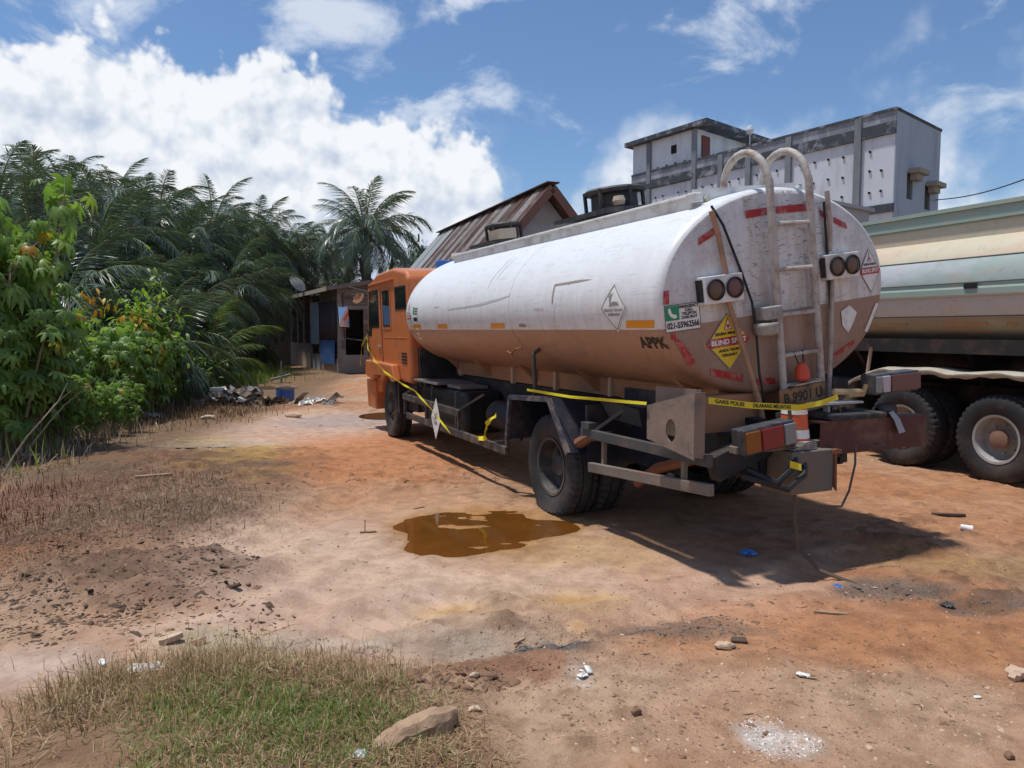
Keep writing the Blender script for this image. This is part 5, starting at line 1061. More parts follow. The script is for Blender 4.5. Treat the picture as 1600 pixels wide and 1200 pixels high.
m = MB(); m.add([(-2.34, -.66, 1.14), (-2.36, -.70, 1.08), (-2.38, -.74, .97), (-2.37, -.82, .98), (-2.36, -.76, 1.09), (-2.33, -.72, 1.15)], [(0, 1, 4, 5), (1, 2, 3, 4)]); o = m.build('strap', pm('grey_strap', (.30, .32, .34), .7, .1, 8), T1); so = o.modifiers.new('t', 'SOLIDIFY'); so.thickness = .006
m = MB(); m.box((-2.40, .0, .58), (-2.08, .42, .90)); m.build('bumper_bracket', pm('grey_bracket', (.13, .12, .105), .75, .25, 4, (.20, .11, .07), .6, 4, .3, 25), T1, bevel=.01)
m = MB(); m.box((-2.42, -.06, .865), (-2.1, .02, .895)); m.prism([(-2.42, .58), (-2.41, .88), (-2.2, .88), (-2.3, .7)], -.02, -.004, 'XZ'); m.build('rusty_bracket_edge', rusty, T1)
m = MB(); m.bar((-2.15, .95, .78), (-2.15, .45, .95), .12, .20); m.prism([(-2.2, .66), (-2.2, 1.05), (-1.5, 1.05), (-1.3, .75)], .55, .62, 'XZ'); m.box((-2.1, -.45, .70), (-1.95, .75, 1.02)); m.build('rear_crossmember', steel_dark, T1, bevel=.01)
m = MB(); m.box((-2.0, .35, 1.02), (-1.85, 1.0, 1.30)); m.build('rear_skirt', brownp, T1)
m = MB(); m.bar((-2.2, -.13, 1.2), (-2.2, -.13, .8), .02, .05); m.box((-2.28, -.44, 1.22), (-2.15, .04, 1.235)); m.build('plate_bracket', pm('galvanised', (.42, .44, .45), .5, .15, 6, (.2, .15, .1), .4, 5), T1)
# hoses and wires at the rear
m = MB(); m.tube([(-2.3, .75, .78), (-2.45, .62, .70), (-2.42, .42, .80), (-2.3, .30, .95)], .028, 8); m.tube([(-2.3, .80, .74), (-2.5, .55, .66), (-2.45, .35, .74), (-2.32, .22, .86)], .024, 8); m.build('black_hose', black_m, T1, smooth_=40)
m = MB(); m.tube([(-2.3, .36, 1.2), (-2.34, .33, .8), (-2.36, .34, .4), (-2.42, .36, .18), (-2.6, .32, .06), (-2.85, .25, .03)], .014, 6); m.build('trailing_hose', pm('brown_hose', (.10, .065, .045), .7, .2, 8), T1)
m = MB(); m.tube([(-2.25, -.20, 1.2), (-2.3, -.28, 1.0), (-2.32, -.32, .93), (-2.34, -.30, .75), (-2.36, -.22, .55), (-2.4, -.1, .45), (-2.4, .12, .47)], .009, 5); m.tube([(-2.32, -.32, .93), (-2.34, -.5, .88), (-2.34, -.62, .885)], .006, 5); m.build('loose_wire', pm('grey_wire', (.10, .09, .08), .7, .2, 8, bump=0), T1)
# side frame between the axles: guard rails, fuel tank, batteries
for (x0_, z0, x1_, z1) in ((4.85, .76, 2.41, .735), (4.66, .48, .95, .47)):
    m = MB(); m.bar((x0_, 1.2, z0), (x1_, 1.2, z1), .05, .09); m.build('side_guard_rail', pm('black_guard', (.035, .035, .036), .55, .3, 6, (.22, .16, .12), .55, 5), T1, bevel=.006)
for x in (4.82, 3.75, 2.45): m = MB(); m.bar((x, 1.19, .48), (x, 1.19, .76), .04, .04); m.build('guard_post', greybar, T1)
m = MB(); m.bar((4.85, 1.18, .8), (4.6, .95, .98), .03); m.build('guard_brace', greybar, T1); m = MB(); m.bar((2.6, 1.15, .75), (2.3, .9, .98), .03); m.build('guard_brace', greybar, T1); m = MB(); m.bar((1.0, 1.18, .47), (.95, 1.18, .90), .03, .05); m.bar((.95, 1.18, .9), (.84, 1.2, 1.08), .03, .05); m.build('guard_brace', greybar, T1)
m = MB(); m.box((2.6, .5, .42), (4.35, 1.05, .98)); ft = m.build('fuel_tank', black_m, T1, bevel=.08, seg=4)
for x in (2.95, 3.95): m = MB(); m.box((x-.03, .49, .41), (x+.03, 1.06, .99)); m.build('tank_strap', greybar, ft, bevel=.08, seg=4)
m = MB(); m.box((4.4, .45, .55), (5.0, 1.0, 1.05)); m.build('battery_box', steel_dark, T1, bevel=.02); m = MB(); m.box((3.5, .55, 1.02), (4.6, 1.12, 1.05)); m.box((2.9, .6, 1.0), (3.4, 1.0, 1.04)); m.build('loose_board', pm('grey_board', (.17, .15, .14), .8, .2, 6), T1)
m = MB(); m.lathe([(1.3, .001), (1.3, .16), (1.34, .18), (2.26, .18), (2.3, .16), (2.3, .001)], 20, 'X', (0, .72, .72)); m.build('air_tank', steel_dark, T1, smooth_=30)
m = MB(); m.tube([(1.2, .9, .55), (1.9, 1.0, .42), (2.6, .95, .38)], .02, 6); m.bar((1.1, 1.0, .95), (2.4, .7, .6), .04); m.build('brake_pipe', steel_dark, T1)
m = MB(); m.prism([(3.23, .30), (3.42, .59), (3.22, .86), (3.05, .56)], 1.232, 1.238, 'XZ'); dp = m.build('hazard_plate', st_white, T1)
m = MB(); m.prism([(3.18, .50), (3.28, .50), (3.28, .54), (3.18, .54)], 1.2385, 1.241, 'XZ'); m.prism([(3.19, .58), (3.26, .58), (3.28, .66), (3.24, .64), (3.18, .67)], 1.2385, 1.241, 'XZ'); m.build('hazard_symbol', st_grey, dp)
m = MB(); m.tube([(.36, 1.06, 1.63), (.30, 1.20, 1.55), (.26, 1.20, 1.22), (.30, 1.18, 1.14)], .022, 8); m.build('side_pipe', greybar, T1, smooth_=40); m = MB(); m.tube([(.78, 1.27, 1.57), (.62, 1.30, 1.55), (.55, 1.28, 1.60), (.45, 1.26, 1.61)], .010, 5); m.tube([(.62, 1.3, 1.55), (.60, 1.29, 1.50)], .012, 5); m.build('side_latch', rusty, T1)
for x in (3.95, 2.1, .95, -.2): m = MB(); m.box((x, .55, 1.12), (x+.05, .60, 1.42)); m.build('cradle_strut', pm('tan_strut', (.42, .30, .21), .7, .2, 5), T1)
# cab --------------------------------------------------------------
def cab(T, orange, detail=True, rollx=R(-2)):
    CL = dict(loc=(0, .04, .6), rot=(rollx, 0, 0)); Z = -.6
    prof_ = [(4.62, 1.0+Z), (4.60, 1.2+Z), (4.60, 2.62+Z), (4.72, 2.74+Z), (5.4, 2.83+Z), (6.4, 2.80+Z), (6.92, 2.66+Z), (7.00, 2.55+Z), (7.22, 1.75+Z), (7.24, 1.1+Z), (7.22, .72+Z), (6.5, .72+Z), (6.42, .95+Z), (6.15, 1.10+Z), (5.4, 1.10+Z), (5.15, 1.0+Z)]
    m = MB(); m.prism(prof_, -1.10, 1.10, 'XZ'); body = m.build('cab', orange, T, bevel=.055, seg=4, **CL)
    if not detail: 
        m = MB(); m.add([(7.015, -.98, 2.5+Z), (7.015, .98, 2.5+Z), (7.215, .98, 1.82+Z), (7.215, -.98, 1.82+Z)], [(0, 1, 2, 3)]); m.build('windscreen', dglass, body); return body
    seam = pm('door_seam', (.05, .03, .02), .7, .1, 9, bump=0)
    for s in (1, -1):
        Y = s*1.10
        def sheet(poly, d0, d1, mat, name, par=body, **k): m_ = MB(); m_.prism(poly, min(Y+s*d0, Y+s*d1), max(Y+s*d0, Y+s*d1), 'XZ'); return m_.build(name, mat, par, **k)
        # door panel slightly proud, with window opening frame
        door = sheet([(6.20, 1.22+Z), (7.12, 1.22+Z), (7.14, 1.75+Z), (6.98, 2.57+Z), (6.20, 2.60+Z)], -.01, .012, orange, 'door', bevel=.01)
        sheet([(6.30, 1.87+Z), (6.85, 1.87+Z), (6.87, 1.72+Z), (7.08, 1.72+Z), (6.93, 2.52+Z), (6.30, 2.53+Z)], .0125, .016, black_m, 'window_seal', door); wp = sheet([(6.33, 1.90+Z), (6.83, 1.90+Z), (6.85, 1.76+Z), (7.05, 1.76+Z), (6.905, 2.50+Z), (6.33, 2.50+Z)], .0165, .020, dglass, 'window_pane', door)
        sheet([(6.86, 1.76+Z), (6.88, 1.76+Z), (6.86, 2.50+Z), (6.84, 2.50+Z)], .0205, .026, black_m, 'window_bar', door)
        sheet([(6.26, 1.52+Z), (6.40, 1.52+Z), (6.40, 1.57+Z), (6.26, 1.57+Z)], .0125, .035, pm('chrome_handle', (.5, .5, .5), .35, .1, 5, metal=.6, bump=0), 'door_handle', door, bevel=.006)
        sheet([(5.58, 1.84+Z), (6.10, 1.84+Z), (6.10, 2.53+Z), (5.58, 2.53+Z)], .001, .008, orange, 'quarter_window_frame', bevel=.005); sheet([(5.63, 1.89+Z), (6.05, 1.89+Z), (6.05, 2.49+Z), (5.63, 2.49+Z)], .0085, .012, dglass, 'quarter_window')
        sheet([(4.70, 2.15+Z), (5.30, 2.15+Z), (5.30, 2.52+Z), (4.70, 2.52+Z)], .001, .006, black_m, 'sleeper_window_seal'); sheet([(4.73, 2.18+Z), (5.27, 2.18+Z), (5.27, 2.49+Z), (4.73, 2.49+Z)], .0065, .010, dglass, 'sleeper_window')
        for x in (6.17, 7.13): sheet([(x-.006, 1.22+Z), (x+.018, 1.22+Z), (x+.018, 2.55+Z if x < 7 else 1.7+Z), (x-.006, 2.55+Z if x < 7 else 1.7+Z)], .0005, .003, seam, 'door_seam')
        # flared step over the wheel
        m_ = MB(); m_.prism([(5.25, 1.28+Z), (6.95, 1.30+Z), (7.02, 1.02+Z), (6.55, .96+Z), (6.42, 1.06+Z), (5.5, 1.08+Z), (5.30, 1.00+Z), (5.12, 1.02+Z)], min(Y, Y+s*.13), max(Y, Y+s*.13), 'XZ'); m_.build('wheel_arch_flare', orange, body, bevel=.03, seg=3)
        m_ = MB(); m_.prism([(6.62, .42+Z), (7.20, .42+Z), (7.22, .95+Z), (6.66, .95+Z)], min(Y-s*.2, Y+s*.06), max(Y-s*.2, Y+s*.06), 'XZ'); m_.build('corner_step', orange, body, bevel=.03)
        sheet([(5.35, 2.63+Z), (6.90, 2.61+Z), (6.86, 2.65+Z), (5.35, 2.67+Z)], -.03, .035, orange, 'rain_gutter', bevel=.008)
        # mirrors on arms
        m_ = MB(); m_.tube([(7.05, Y, 2.52+Z), (7.22, Y+s*.30, 2.62+Z), (7.25, Y+s*.42, 2.5+Z), (7.25, Y+s*.42, 1.7+Z), (7.16, Y, 1.62+Z)], .014, 7); arm = m_.build('mirror_arm', black_m, body, smooth_=40)
        m_ = MB(); m_.box((7.22, Y+s*.42-.10, 1.88+Z), (7.28, Y+s*.42+.10, 2.28+Z), (0, R(9), 0)); mr = m_.build('mirror', black_m, arm, bevel=.04, seg=4); m_ = MB(); m_.box((7.210, Y+s*.42-.088, 1.90+Z), (7.217, Y+s*.42+.088, 2.26+Z), (0, R(9), 0), (7.25, Y+s*.42, 2.08+Z)); m_.build('mirror_glass', mm, arm, bevel=.003)
        m_ = MB(); m_.lathe([(-.03, .001), (-.025, .06), (0, .12), (.01, .11), (.012, .001)], 20, 'X'); m_.build('round_mirror', pm('dull_chrome', (.55, .54, .50), .25, .1, 5, metal=.7, bump=0), arm, smooth_=40, loc=(7.28, Y+s*.12, 2.42+Z), rot=(0, R(-40), R(30)))
    for s in (1, -1):
        m = MB(); m.box((6.99, s*1.10-.02, 1.42+Z), (7.20, s*1.10+.022, 1.52+Z)); m.build('corner_indicator', lens_a, body, bevel=.01)
        for k in range(4): m = MB(); m.box((4.78, s*1.101-.004, 1.30+Z+k*.05), (5.05, s*1.101+.006, 1.325+Z+k*.05)); m.build('air_vent_slot', black_m, body)
        m = MB(); m.box((4.70, s*1.10-.004, 1.70+Z), (6.14, s*1.10+.005, 1.715+Z)); m.build('panel_crease', orange, body, bevel=.003)
        for z_ in (1.35, 1.75): m = MB(); m.box((7.10, s*1.10-.004, z_+Z), (7.15, s*1.10+.02, z_+.07+Z)); m.build('door_hinge', black_m, body)
    m = MB(); m.add([(7.03, -.98, 2.5+Z), (7.03, .98, 2.5+Z), (7.235, .98, 1.82+Z), (7.235, -.98, 1.82+Z)], [(0, 1, 2, 3)]); m.build('windscreen', dglass, body)
    m = MB(); m.box((7.1, -1.12, .42+Z), (7.36, 1.12, .78+Z)); m.build('front_bumper', orange, body, bevel=.04)
    for s in (1, -1): m = MB(); m.lathe([(0, .10), (.03, .09), (.035, .001)], 16, 'X', (7.36, s*.8, .62+Z)); m.build('headlamp', lens_g, body, smooth_=40)
    m = MB(); m.box((4.5, -.95, .95+Z), (4.9, .98, 1.55+Z)); m.box((4.62, -1.0, .55+Z), (5.2, 1.0, 1.0+Z)); m.build('engine_bay', steel_dark, body)
    m = MB(); m.prism([(5.15, .5+Z), (5.12, 1.0+Z), (5.2, 1.0+Z), (5.22, .5+Z)], .75, 1.15, 'XZ'); m.build('mud_flap', black_m, body)
    return body
orange = pm('orange_cab_paint', (.50, .150, .045), .42, .10, 3, (.24, .12, .08), .55, 3.5, .05, 30, coat=.1)
cab1 = cab(T1, orange)
m = MB(); m.box((4.45, .30, 2.62), (4.62, .75, 2.86)); m.build('blue_canister', pm('blue_plastic', (.03, .12, .38), .5, .15, 6), T1, bevel=.02)
m = MB(); m.box((4.15, .42, 2.86), (4.32, .60, 2.95)); m.build('rail_end_block', pm('pale_block', (.5, .48, .44), .6, .15, 6), T1, bevel=.015)
# police tape and things lodged on the truck (things of their own)
def T1w(x, y, z): return Matrix.Translation(O1) @ Matrix.Rotation(YAW1, 4, 'Z') @ Vector((x, y, z))
def ribbon(name, pts, w, label, texts=(), twist=.0, sag=.0):
    P = [T1w(*p) for p in pts]; S = []; k = len(P)
    for i in range(k-1):
        n_ = 10
        for j in range(n_ + (i == k-2)):
            f = j/n_; q = P[i].lerp(P[i+1], f); q.z -= sag*4*f*(1-f); S.append(q)
    m_ = MB(); vs_ = []; ups = []
    for i, q in enumerate(S):
        t_ = (S[min(i+1, len(S)-1)]-S[max(i-1, 0)]).normalized(); a = twist*math.sin(i*.55); up = Vector((0, 0, 1)); sd = t_.cross(up).normalized(); u2 = (up*math.cos(a) + sd*math.sin(a)); ups.append((t_, u2, u2.cross(t_).normalized())); vs_ += [q - u2*w/2, q + u2*w/2]
    m_.add(vs_, [(2*i, 2*i+2, 2*i+3, 2*i+1) for i in range(len(S)-1)]); o = m_.build(name, police); so = o.modifiers.new('t', 'SOLIDIFY'); so.thickness = .002; so.offset = 0; tag(o, label, 'tape', 'police tape around the tanker')
    L_ = [0]
    for a, b_ in zip(S[:-1], S[1:]): L_.append(L_[-1] + (b_-a).length)
    for (tx, at_, fit_) in texts:
        def fn(x, y):
            s = at_ + x; i = max(0, min(len(S)-2, int(np.searchsorted(L_, s)) - 1)); f = (s-L_[i])/(L_[i+1]-L_[i]); q = S[i].lerp(S[i+1], f); t_, u2, n_ = ups[i]
            n2 = n_ if n_.dot(Vector((0, 0, CAMH)) - q) > 0 else -n_
            return q + u2*y + n2*.004
        put_text(tx, w*.85, fn, st_black, 'tape_text', o, .03, fit=fit_)
    return o
ribbon('police_tape', [(7.1, 1.22, 1.72), (6.6, 1.33, 1.46), (6.0, 1.36, 1.27), (5.4, 1.36, 1.12), (4.6, 1.30, .97), (4.1, 1.26, .90), (3.3, 1.27, .70), (2.55, 1.27, .46)], .028, 'yellow police tape slanting down from the orange cab to the side rail', twist=.5)
ribbon('police_tape', [(7.14, 1.18, 1.75), (7.18, 1.30, 1.5), (7.2, 1.32, 1.15)], .05, 'short loose end of yellow tape hanging at the cab mirror', twist=.6)
ribbon('police_tape', [(.34, 1.25, 1.19), (-.6, 1.27, 1.195), (-1.72, 1.235, 1.235)], .025, 'yellow police tape from the mudguard to the holed rear plate', twist=.25)
ribbon('police_tape', [(-2.28, 1.10, 1.30), (-2.33, .75, 1.255), (-2.37, .34, 1.225)], .045, 'lettered yellow police tape across the left half of the truck rear', (('GARIS POLISI', .17, .24), ('DILARANG MELINTAS', .53, .33)))
ribbon('police_tape', [(-2.37, .34, 1.225), (-2.36, .1, 1.25), (-2.33, -.10, 1.285)], .04, 'yellow police tape end below the number plate', twist=.3)
ribbon('police_tape', [(1.15, 1.24, .85), (1.35, 1.28, .72), (1.45, 1.24, .55), (1.75, 1.22, .50)], .06, 'yellow police tape knotted round the brace before the rear wheel', twist=.7)
ribbon('police_tape', [(-2.46, .50, .83), (-2.47, .40, .80)], .05, 'yellow tape scrap wound round the black hose', twist=.3)
c_ = T1w(-2.24, .25, .0); m = MB(); m.lathe([(.9, .115), (.99, .112), (1.0, .104), (1.06, .099), (1.18, .092), (1.22, .088), (1.225, .05), (1.225, .001)], 24, 'Z'); m.cur = 0
co = MB(); co.lathe([(1.0, .106), (1.06, .101)], 24, 'Z'); 
cone = thing('traffic_cone', 'battered orange and white cone wedged behind the number plate', 'traffic cone', (c_.x, c_.y, 0)); 
o = MB(); o.lathe([(.91, .12), (1.06, .104), (1.17, .094), (1.21, .088), (1.212, .001)], 24, 'Z'); o.build('cone_body', pm('cone_orange', (.62, .10, .025), .5, .15, 7, (.3, .2, .15), .4, 6), cone, smooth_=40)
for (z0, z1, r0, r1) in ((.985, 1.05, .1145, .107), (1.165, 1.2, .0965, .0915)): m = MB(); m.lathe([(z0, r0+.001), (z1, r1+.001)], 24, 'Z'); m.build('reflective_band', st_white, cone, smooth_=40)
m = MB()
for k in range(5): m.box((c_.x-.13+.01*k, c_.y-.12, .905+.013*k), (c_.x+.12, c_.y+.11-.01*k, .915+.013*k), (0, 0, YAW1 + .1*k))
tag(m.build('folded_sacking', pm('grey_sack', (.34, .32, .29), .9, .2, 7, (.12, .1, .09), .5, 8)), 'flattened grey sacking folded on the rear bracket under the cone', 'sack')
# ------------------------------------------------------------------ the pale green tanker behind
YAW2 = R(90 + 21.5); a = R(21.5); L2 = Vector((-math.cos(a), -math.sin(a), 0)); W2 = Vector((5.60, 8.62, 0)); O2 = W2 - L2*1.2
T2 = thing('tanker_truck', 'pale green and cream tanker truck parked on the right, partly out of frame', 'truck', O2, YAW2)
m2, nt, b = new_mat('faded_band_paint'); t = N(nt, 'ShaderNodeTexCoord').outputs['Object']; s_ = N(nt, 'ShaderNodeSeparateXYZ'); nt.links.new(t, s_.inputs[0])
mp = N(nt, 'ShaderNodeMapping'); nt.links.new(t, mp.inputs[0]); mp.inputs['Scale'].default_value = (.7, 1, 1.6); nb = noise(nt, mp.outputs[0], 1.3, 6, .6, .3); nf = noise(nt, t, 11, 7, .65); ns = noise(nt, mp.outputs[0], 3.6, 5, .6)
zw = math_(nt, 'ADD', s_.outputs[2], math_(nt, 'MULTIPLY', math_(nt, 'SUBTRACT', nf, .5), .008))
def band(c0, c1, z0): return mixc(nt, smooth(nt, zw, z0-.005, z0+.005), c0, c1)
cream_c = mixc(nt, smooth(nt, nb, .40, .62), (.50, .445, .325), (.52, .40, .285)); cream_c = mixc(nt, math_(nt, 'MULTIPLY', smooth(nt, ns, .56, .70), .7), cream_c, (.36, .47, .35))
green_c = mixc(nt, nb, (.24, .32, .275), (.31, .37, .31)); blue_c = mixc(nt, smooth(nt, nb, .42, .60), (.47, .50, .52), (.36, .44, .40)); white_c = mixc(nt, ns, (.48, .46, .43), (.58, .57, .55)); lowg = mixc(nt, smooth(nt, nb, .38, .62), (.27, .28, .21), (.28, .22, .155))
c = band(lowg, white_c, 1.95); c = band(c, green_c, 2.21); c = band(c, blue_c, 2.34); c = band(c, cream_c, 2.66); c = band(c, green_c, 3.10)
c = mixc(nt, math_(nt, 'MULTIPLY', smooth(nt, nf, .54, .70), .45), c, (.32, .27, .22)); c = mixc(nt, math_(nt, 'MULTIPLY', smooth(nt, ns, .52, .68), .3), c, (.50, .36, .22))
nt.links.new(c, b.inputs['Base Color']); b.inputs['Roughness'].default_value = .5; bp = N(nt, 'ShaderNodeBump'); bp.inputs['Strength'].default_value = .2; bp.inputs['Distance'].default_value = .02; nt.links.new(math_(nt, 'ADD', noise(nt, t, 2, 3), math_(nt, 'MULTIPLY', nf, .1)), bp.inputs['Height']); nt.links.new(bp.outputs[0], b.inputs['Normal'])
half = []  # half cross-section (y, z), bottom to top on the left
for a in np.linspace(-math.pi/2, math.pi/2, 40): half.append((1.23*abs(math.cos(a))**.82, 2.33 + .80*math.copysign(abs(math.sin(a))**.9, math.sin(a))))
prof_ = half + [(-y, z) for y, z in half[::-1][1:-1]]
m = MB(); k = len(prof_); X = list(np.linspace(-2.4, 6.6, 30)); vs_ = []
for i, x in enumerate(X):
    e = 0 if 0 < i < len(X)-1 else 1
    for (y, z) in prof_: vs_.append((x, y*(1-.02*e), 2.33 + (z-2.33)*(1-.02*e)))
m.add(vs_, [(i*k+j, i*k+(j+1) % k, (i+1)*k+(j+1) % k, (i+1)*k+j) for i in range(len(X)-1) for j in range(k)] + [tuple(range(k)), tuple(range((len(X)-1)*k, len(X)*k))]); tank2 = m.build('tank', m2, T2, smooth_=45)
def y2(z): 
    s = max(-1, min(1, (z-2.33)/.80)); sn = abs(s)**(1/.9); return 1.23*math.sqrt(max(0, 1-sn*sn))**.82
for s in (1, -1):
    m = MB(); m.box((-2.3, s*.90-.012, 2.86), (6.4, s*.90+.012, 3.32)); m.build('top_coaming', m2, tank2); m = MB(); m.bar((-2.3, s*.915, 3.30), (6.4, s*.915, 3.30), .06, .05); m.bar((-2.3, s*.92, 3.14), (6.4, s*.92, 3.14), .05, .035); m.build('coaming_rail', m2, tank2)
    m = MB(); m.bar((-2.35, s*(y2(2.25)+.0), 2.25), (6.5, s*y2(2.25), 2.25), .07, .11); m.build('side_belt', m2, tank2, bevel=.02)
    for z in (2.66, 2.36, 1.96): m = MB(); m.tube([(-2.38, s*(y2(z)+.001), z), (6.55, s*(y2(z)+.001), z)], .009, 6); m.build('weld_seam', pm('dark_seam', (.13, .12, .11), .7, .2, 5, bump=0), tank2)
m = MB()
for (x0_, x1_) in ((-.9, -.55), (.25, .82), (1.35, 1.95), (-.1, .0)): m.bar((x0_, y2(1.88)+.002, 1.88), (x1_, y2(1.88)+.002, 1.88), .01, .075)
m.build('reflector_strip', pm('faded_orange_strip', (.42, .22, .09), .5, .2, 8), tank2); m = MB(); m.box((.25, y2(2.31)+.028, 2.285), (.42, y2(2.31)+.048, 2.355)); m.build('side_marker', black_m, tank2, bevel=.01)
m = MB(); m.box((-2.3, .52, 1.50), (6.4, 1.02, 1.68)); m.box((-2.3, -1.02, 1.50), (6.4, -.52, 1.68)); m.build('tank_skirt', pm('shade_dark_skirt', (.06, .06, .05), .6, .2, 3, (.22, .13, .09), .6, 3), T2)  # skirt coloured near-black to paint the shade beneath the tank, plus brown dirt
m = MB()
for s in (-1, 1): m.box((-2.3, s*.42-.04, .75), (9.4, s*.42+.04, 1.08))
for x in (-2.1, -.7, .65, 2.4, 4.5, 6.5): m.box((x-.06, -.4, .8), (x+.06, .4, 1.05)); m.prism([(-.85, 1.5), (-.5, 1.05), (.5, 1.05), (.85, 1.5)], x-.03, x+.03, 'YZ')
m.box((-2.25, -.36, .62), (9.0, .36, 1.5)); m.build('chassis_frame', steel_dark, T2); m = MB()  # middle box is no frame part: added dark filler for the shaded gap underneath
for x in (0, 1.3): m.tube([(x, -.95, .53), (x, .95, .53)], .09, 8)
m.build('axle', steel_dark, T2)
hubm = pm('rusty_hub', (.22, .13, .09), .85, .25, 6)
for x in (0, 1.3):
    for s in (1, -1):
        for yy in (1.06, .74): wheel(T2, x, s*yy, .525, s, 'rear', .0, 0, rimg if yy > 1 else rimm, hubm if yy > 1 else None)
for s in (1, -1): wheel(T2, 7.6, s*1.02, .525, s, 'front')
m = MB(); vs_ = []; n = 40
for i in range(n+1):
    x = 2.15 - 3.4*i/n; z = 1.31 + .012*math.sin(i*.55) - .22*max(0, (x-1.55)/.6)**1.2 - .12*max(0, (-.6-x)/.6)**1.5 - .02*math.exp(-((x-.62)/.28)**2)
    vs_ += [(x, .55, z), (x, 1.16, z), (x, 1.24, z-.025 + .008*math.sin(i*1.3)), (x, 1.245, z-.075 + .012*math.sin(i*1.7))]
m.add(vs_, [(4*i+j, 4*i+4+j, 4*i+5+j, 4*i+1+j) for i in range(n) for j in range(3)]); o = m.build('mudguard', pm('dusty_cream_mudguard', (.40, .37, .30), .65, .15, 4, (.25, .17, .11), .5, 4), T2, smooth_=50); so = o.modifiers.new('t', 'SOLIDIFY'); so.thickness = .012
m = MB(); m.tube([(1.95, 1.05, 1.55), (2.0, 1.08, .95)], .025, 7); m.build('skirt_strut', pm('tan_strut', (.42, .30, .21), .7, .2, 5), T2)
m = MB(); m.box((2.3, -.9, .55), (4.2, .95, 1.1)); m.build('fuel_tank', steel_dark, T2, bevel=.06)
c2_ = cab(T2, pm('green_cab_paint', (.20, .33, .27), .5, .12, 3), False, 0.0); c2_.location.x += 1.8

# ------------------------------------------------------------------ litter and small things in the yard
stone_m = pm('pale_stone', (.50, .36, .25), .9, .2, 9, (.26, .15, .09), .5, 5, .4, 30); clay = pm('clay_clod', (.21, .12, .075), .95, .3, 9, bump=.5, bscale=30); darkclay = pm('dark_rotten_clod', (.085, .055, .038), .95, .35, 9, bump=.5, bscale=30); woodm = pm('driftwood', (.36, .235, .145), .85, .25, 9, (.17, .11, .07), .6, 5, .4, 40, streak=(1, 6, 6)); darkwood = pm('dark_wood_bit', (.10, .065, .045), .9, .3, 9, bump=.3)
ash = pm('grey_ash_chip', (.085, .082, .08), .9, .35, 9, (.34, .33, .32), .4, 8, .2); whitepl = pm('white_scrap', (.72, .70, .66), .6, .08, 9, (.4, .32, .25), .5, 8, .1); bluepl = pm('blue_wrapper', (.06, .17, .48), .4, .2, 20, (.6, .65, .7), .5, 12, .1, dlo=.56, dhi=.62)
def rock_mesh(rx, ry, rz_, seed, n=(10, 7), rough_=.22, flat=.0):
    m_ = MB(); rgk = random.Random(seed); vs_ = []; A, B = n; ph = [rgk.uniform(0, 6.28) for _ in range(6)]
    for i in range(B+1):
        v = -math.pi/2 + math.pi*i/B
        for j in range(A):
            u = 2*math.pi*j/A; k_ = 1 + rough_*(math.sin(2*u+ph[0])*math.cos(v*2+ph[1]) + .6*math.sin(3*u+ph[2]+v*3)) + rgk.uniform(-.5, .5)*rough_*.6
            q = .55 if abs(math.sin(v)) < .6 else .75
            sp = lambda c_: math.copysign(abs(c_)**q, c_)
            vs_.append((rx*sp(math.cos(u))*abs(math.cos(v))**.6*k_, ry*sp(math.sin(u))*abs(math.cos(v))**.6*k_, rz_*math.sin(v)*k_))
    m_.add(vs_, [(i*A+j, i*A+(j+1) % A, (i+1)*A+(j+1) % A, (i+1)*A+j) for i in range(B) for j in range(A)]); return m_
def rock(name, u, v, rx, ry, rz_, rot, mat, label, cat, seed, sink=.35, sm=35, grp=None):
    p = onground(u, v); o = rock_mesh(rx, ry, rz_, seed).build(name, mat, smooth_=sm, loc=(p.x, p.y, p.z + rz_*(1-sink)), rot=rot); return tag(o, label, cat, grp)
# big slab of wood in the near grass
p = onground(640, 1152); m = MB(); cr = []; n = 16
for i in range(n+1):
    f = i/n; x = -.19 + .40*f; w = .055*(1-.15*math.cos(f*5)) * (1 - .75*max(0, f-.82)/.18) * (1 - .5*max(0, .08-f)/.08); h = .095*math.sin(min(1, f*1.25+.15)*math.pi*.55)**.8 * (1 - .3*max(0, f-.75)/.25)
    rr_ = random.Random(i); j = lambda s: rr_.uniform(-s, s)
    cr.append([(x, -w+j(.004), .0), (x+j(.006), -w*.95+j(.006), h*.62+j(.006)), (x, -w*.45+j(.006), h*.95+j(.006)), (x, w*.3+j(.006), h+j(.005)), (x+j(.006), w*.95+j(.005), h*.75+j(.006)), (x, w*1.1, .0)])
k = 6; m.add([v for r_ in cr for v in r_], [(i*k+j, i*k+j+1, (i+1)*k+j+1, (i+1)*k+j) for i in range(n) for j in range(k-1)] + [tuple(range(k)), tuple(range(n*k, n*k+k))]); tag(m.build('wood_slab', woodm, smooth_=32, loc=(p.x+.02, p.y+.02, p.z-.01), rot=(R(4), R(-3), R(34))), 'weathered split log lying in the near grass', 'log')
rock('brick_piece', 1132, 1013, .055, .026, .022, (0, 0, R(-18)), stone_m, 'pale broken brick lying on the orange soil', 'brick', 2, .3, 20); rock('stone', 1155, 1003, .05, .022, .016, (0, 0, R(-15)), darkwood, 'dark flat stone just behind the pale brick', 'stone', 3)
rock('stone', 994, 1115, .022, .02, .018, (0, 0, .3), clay, 'small dark stone on the near pale soil', 'stone', 4); rock('stone', 1592, 1058, .06, .04, .03, (0, 0, .2), stone_m, 'grey stone cut by the right edge', 'stone', 5); rock('stone', 1577, 1184, .018, .018, .015, (0, 0, 0), clay, 'tiny round pebble near the lower right corner', 'stone', 6)
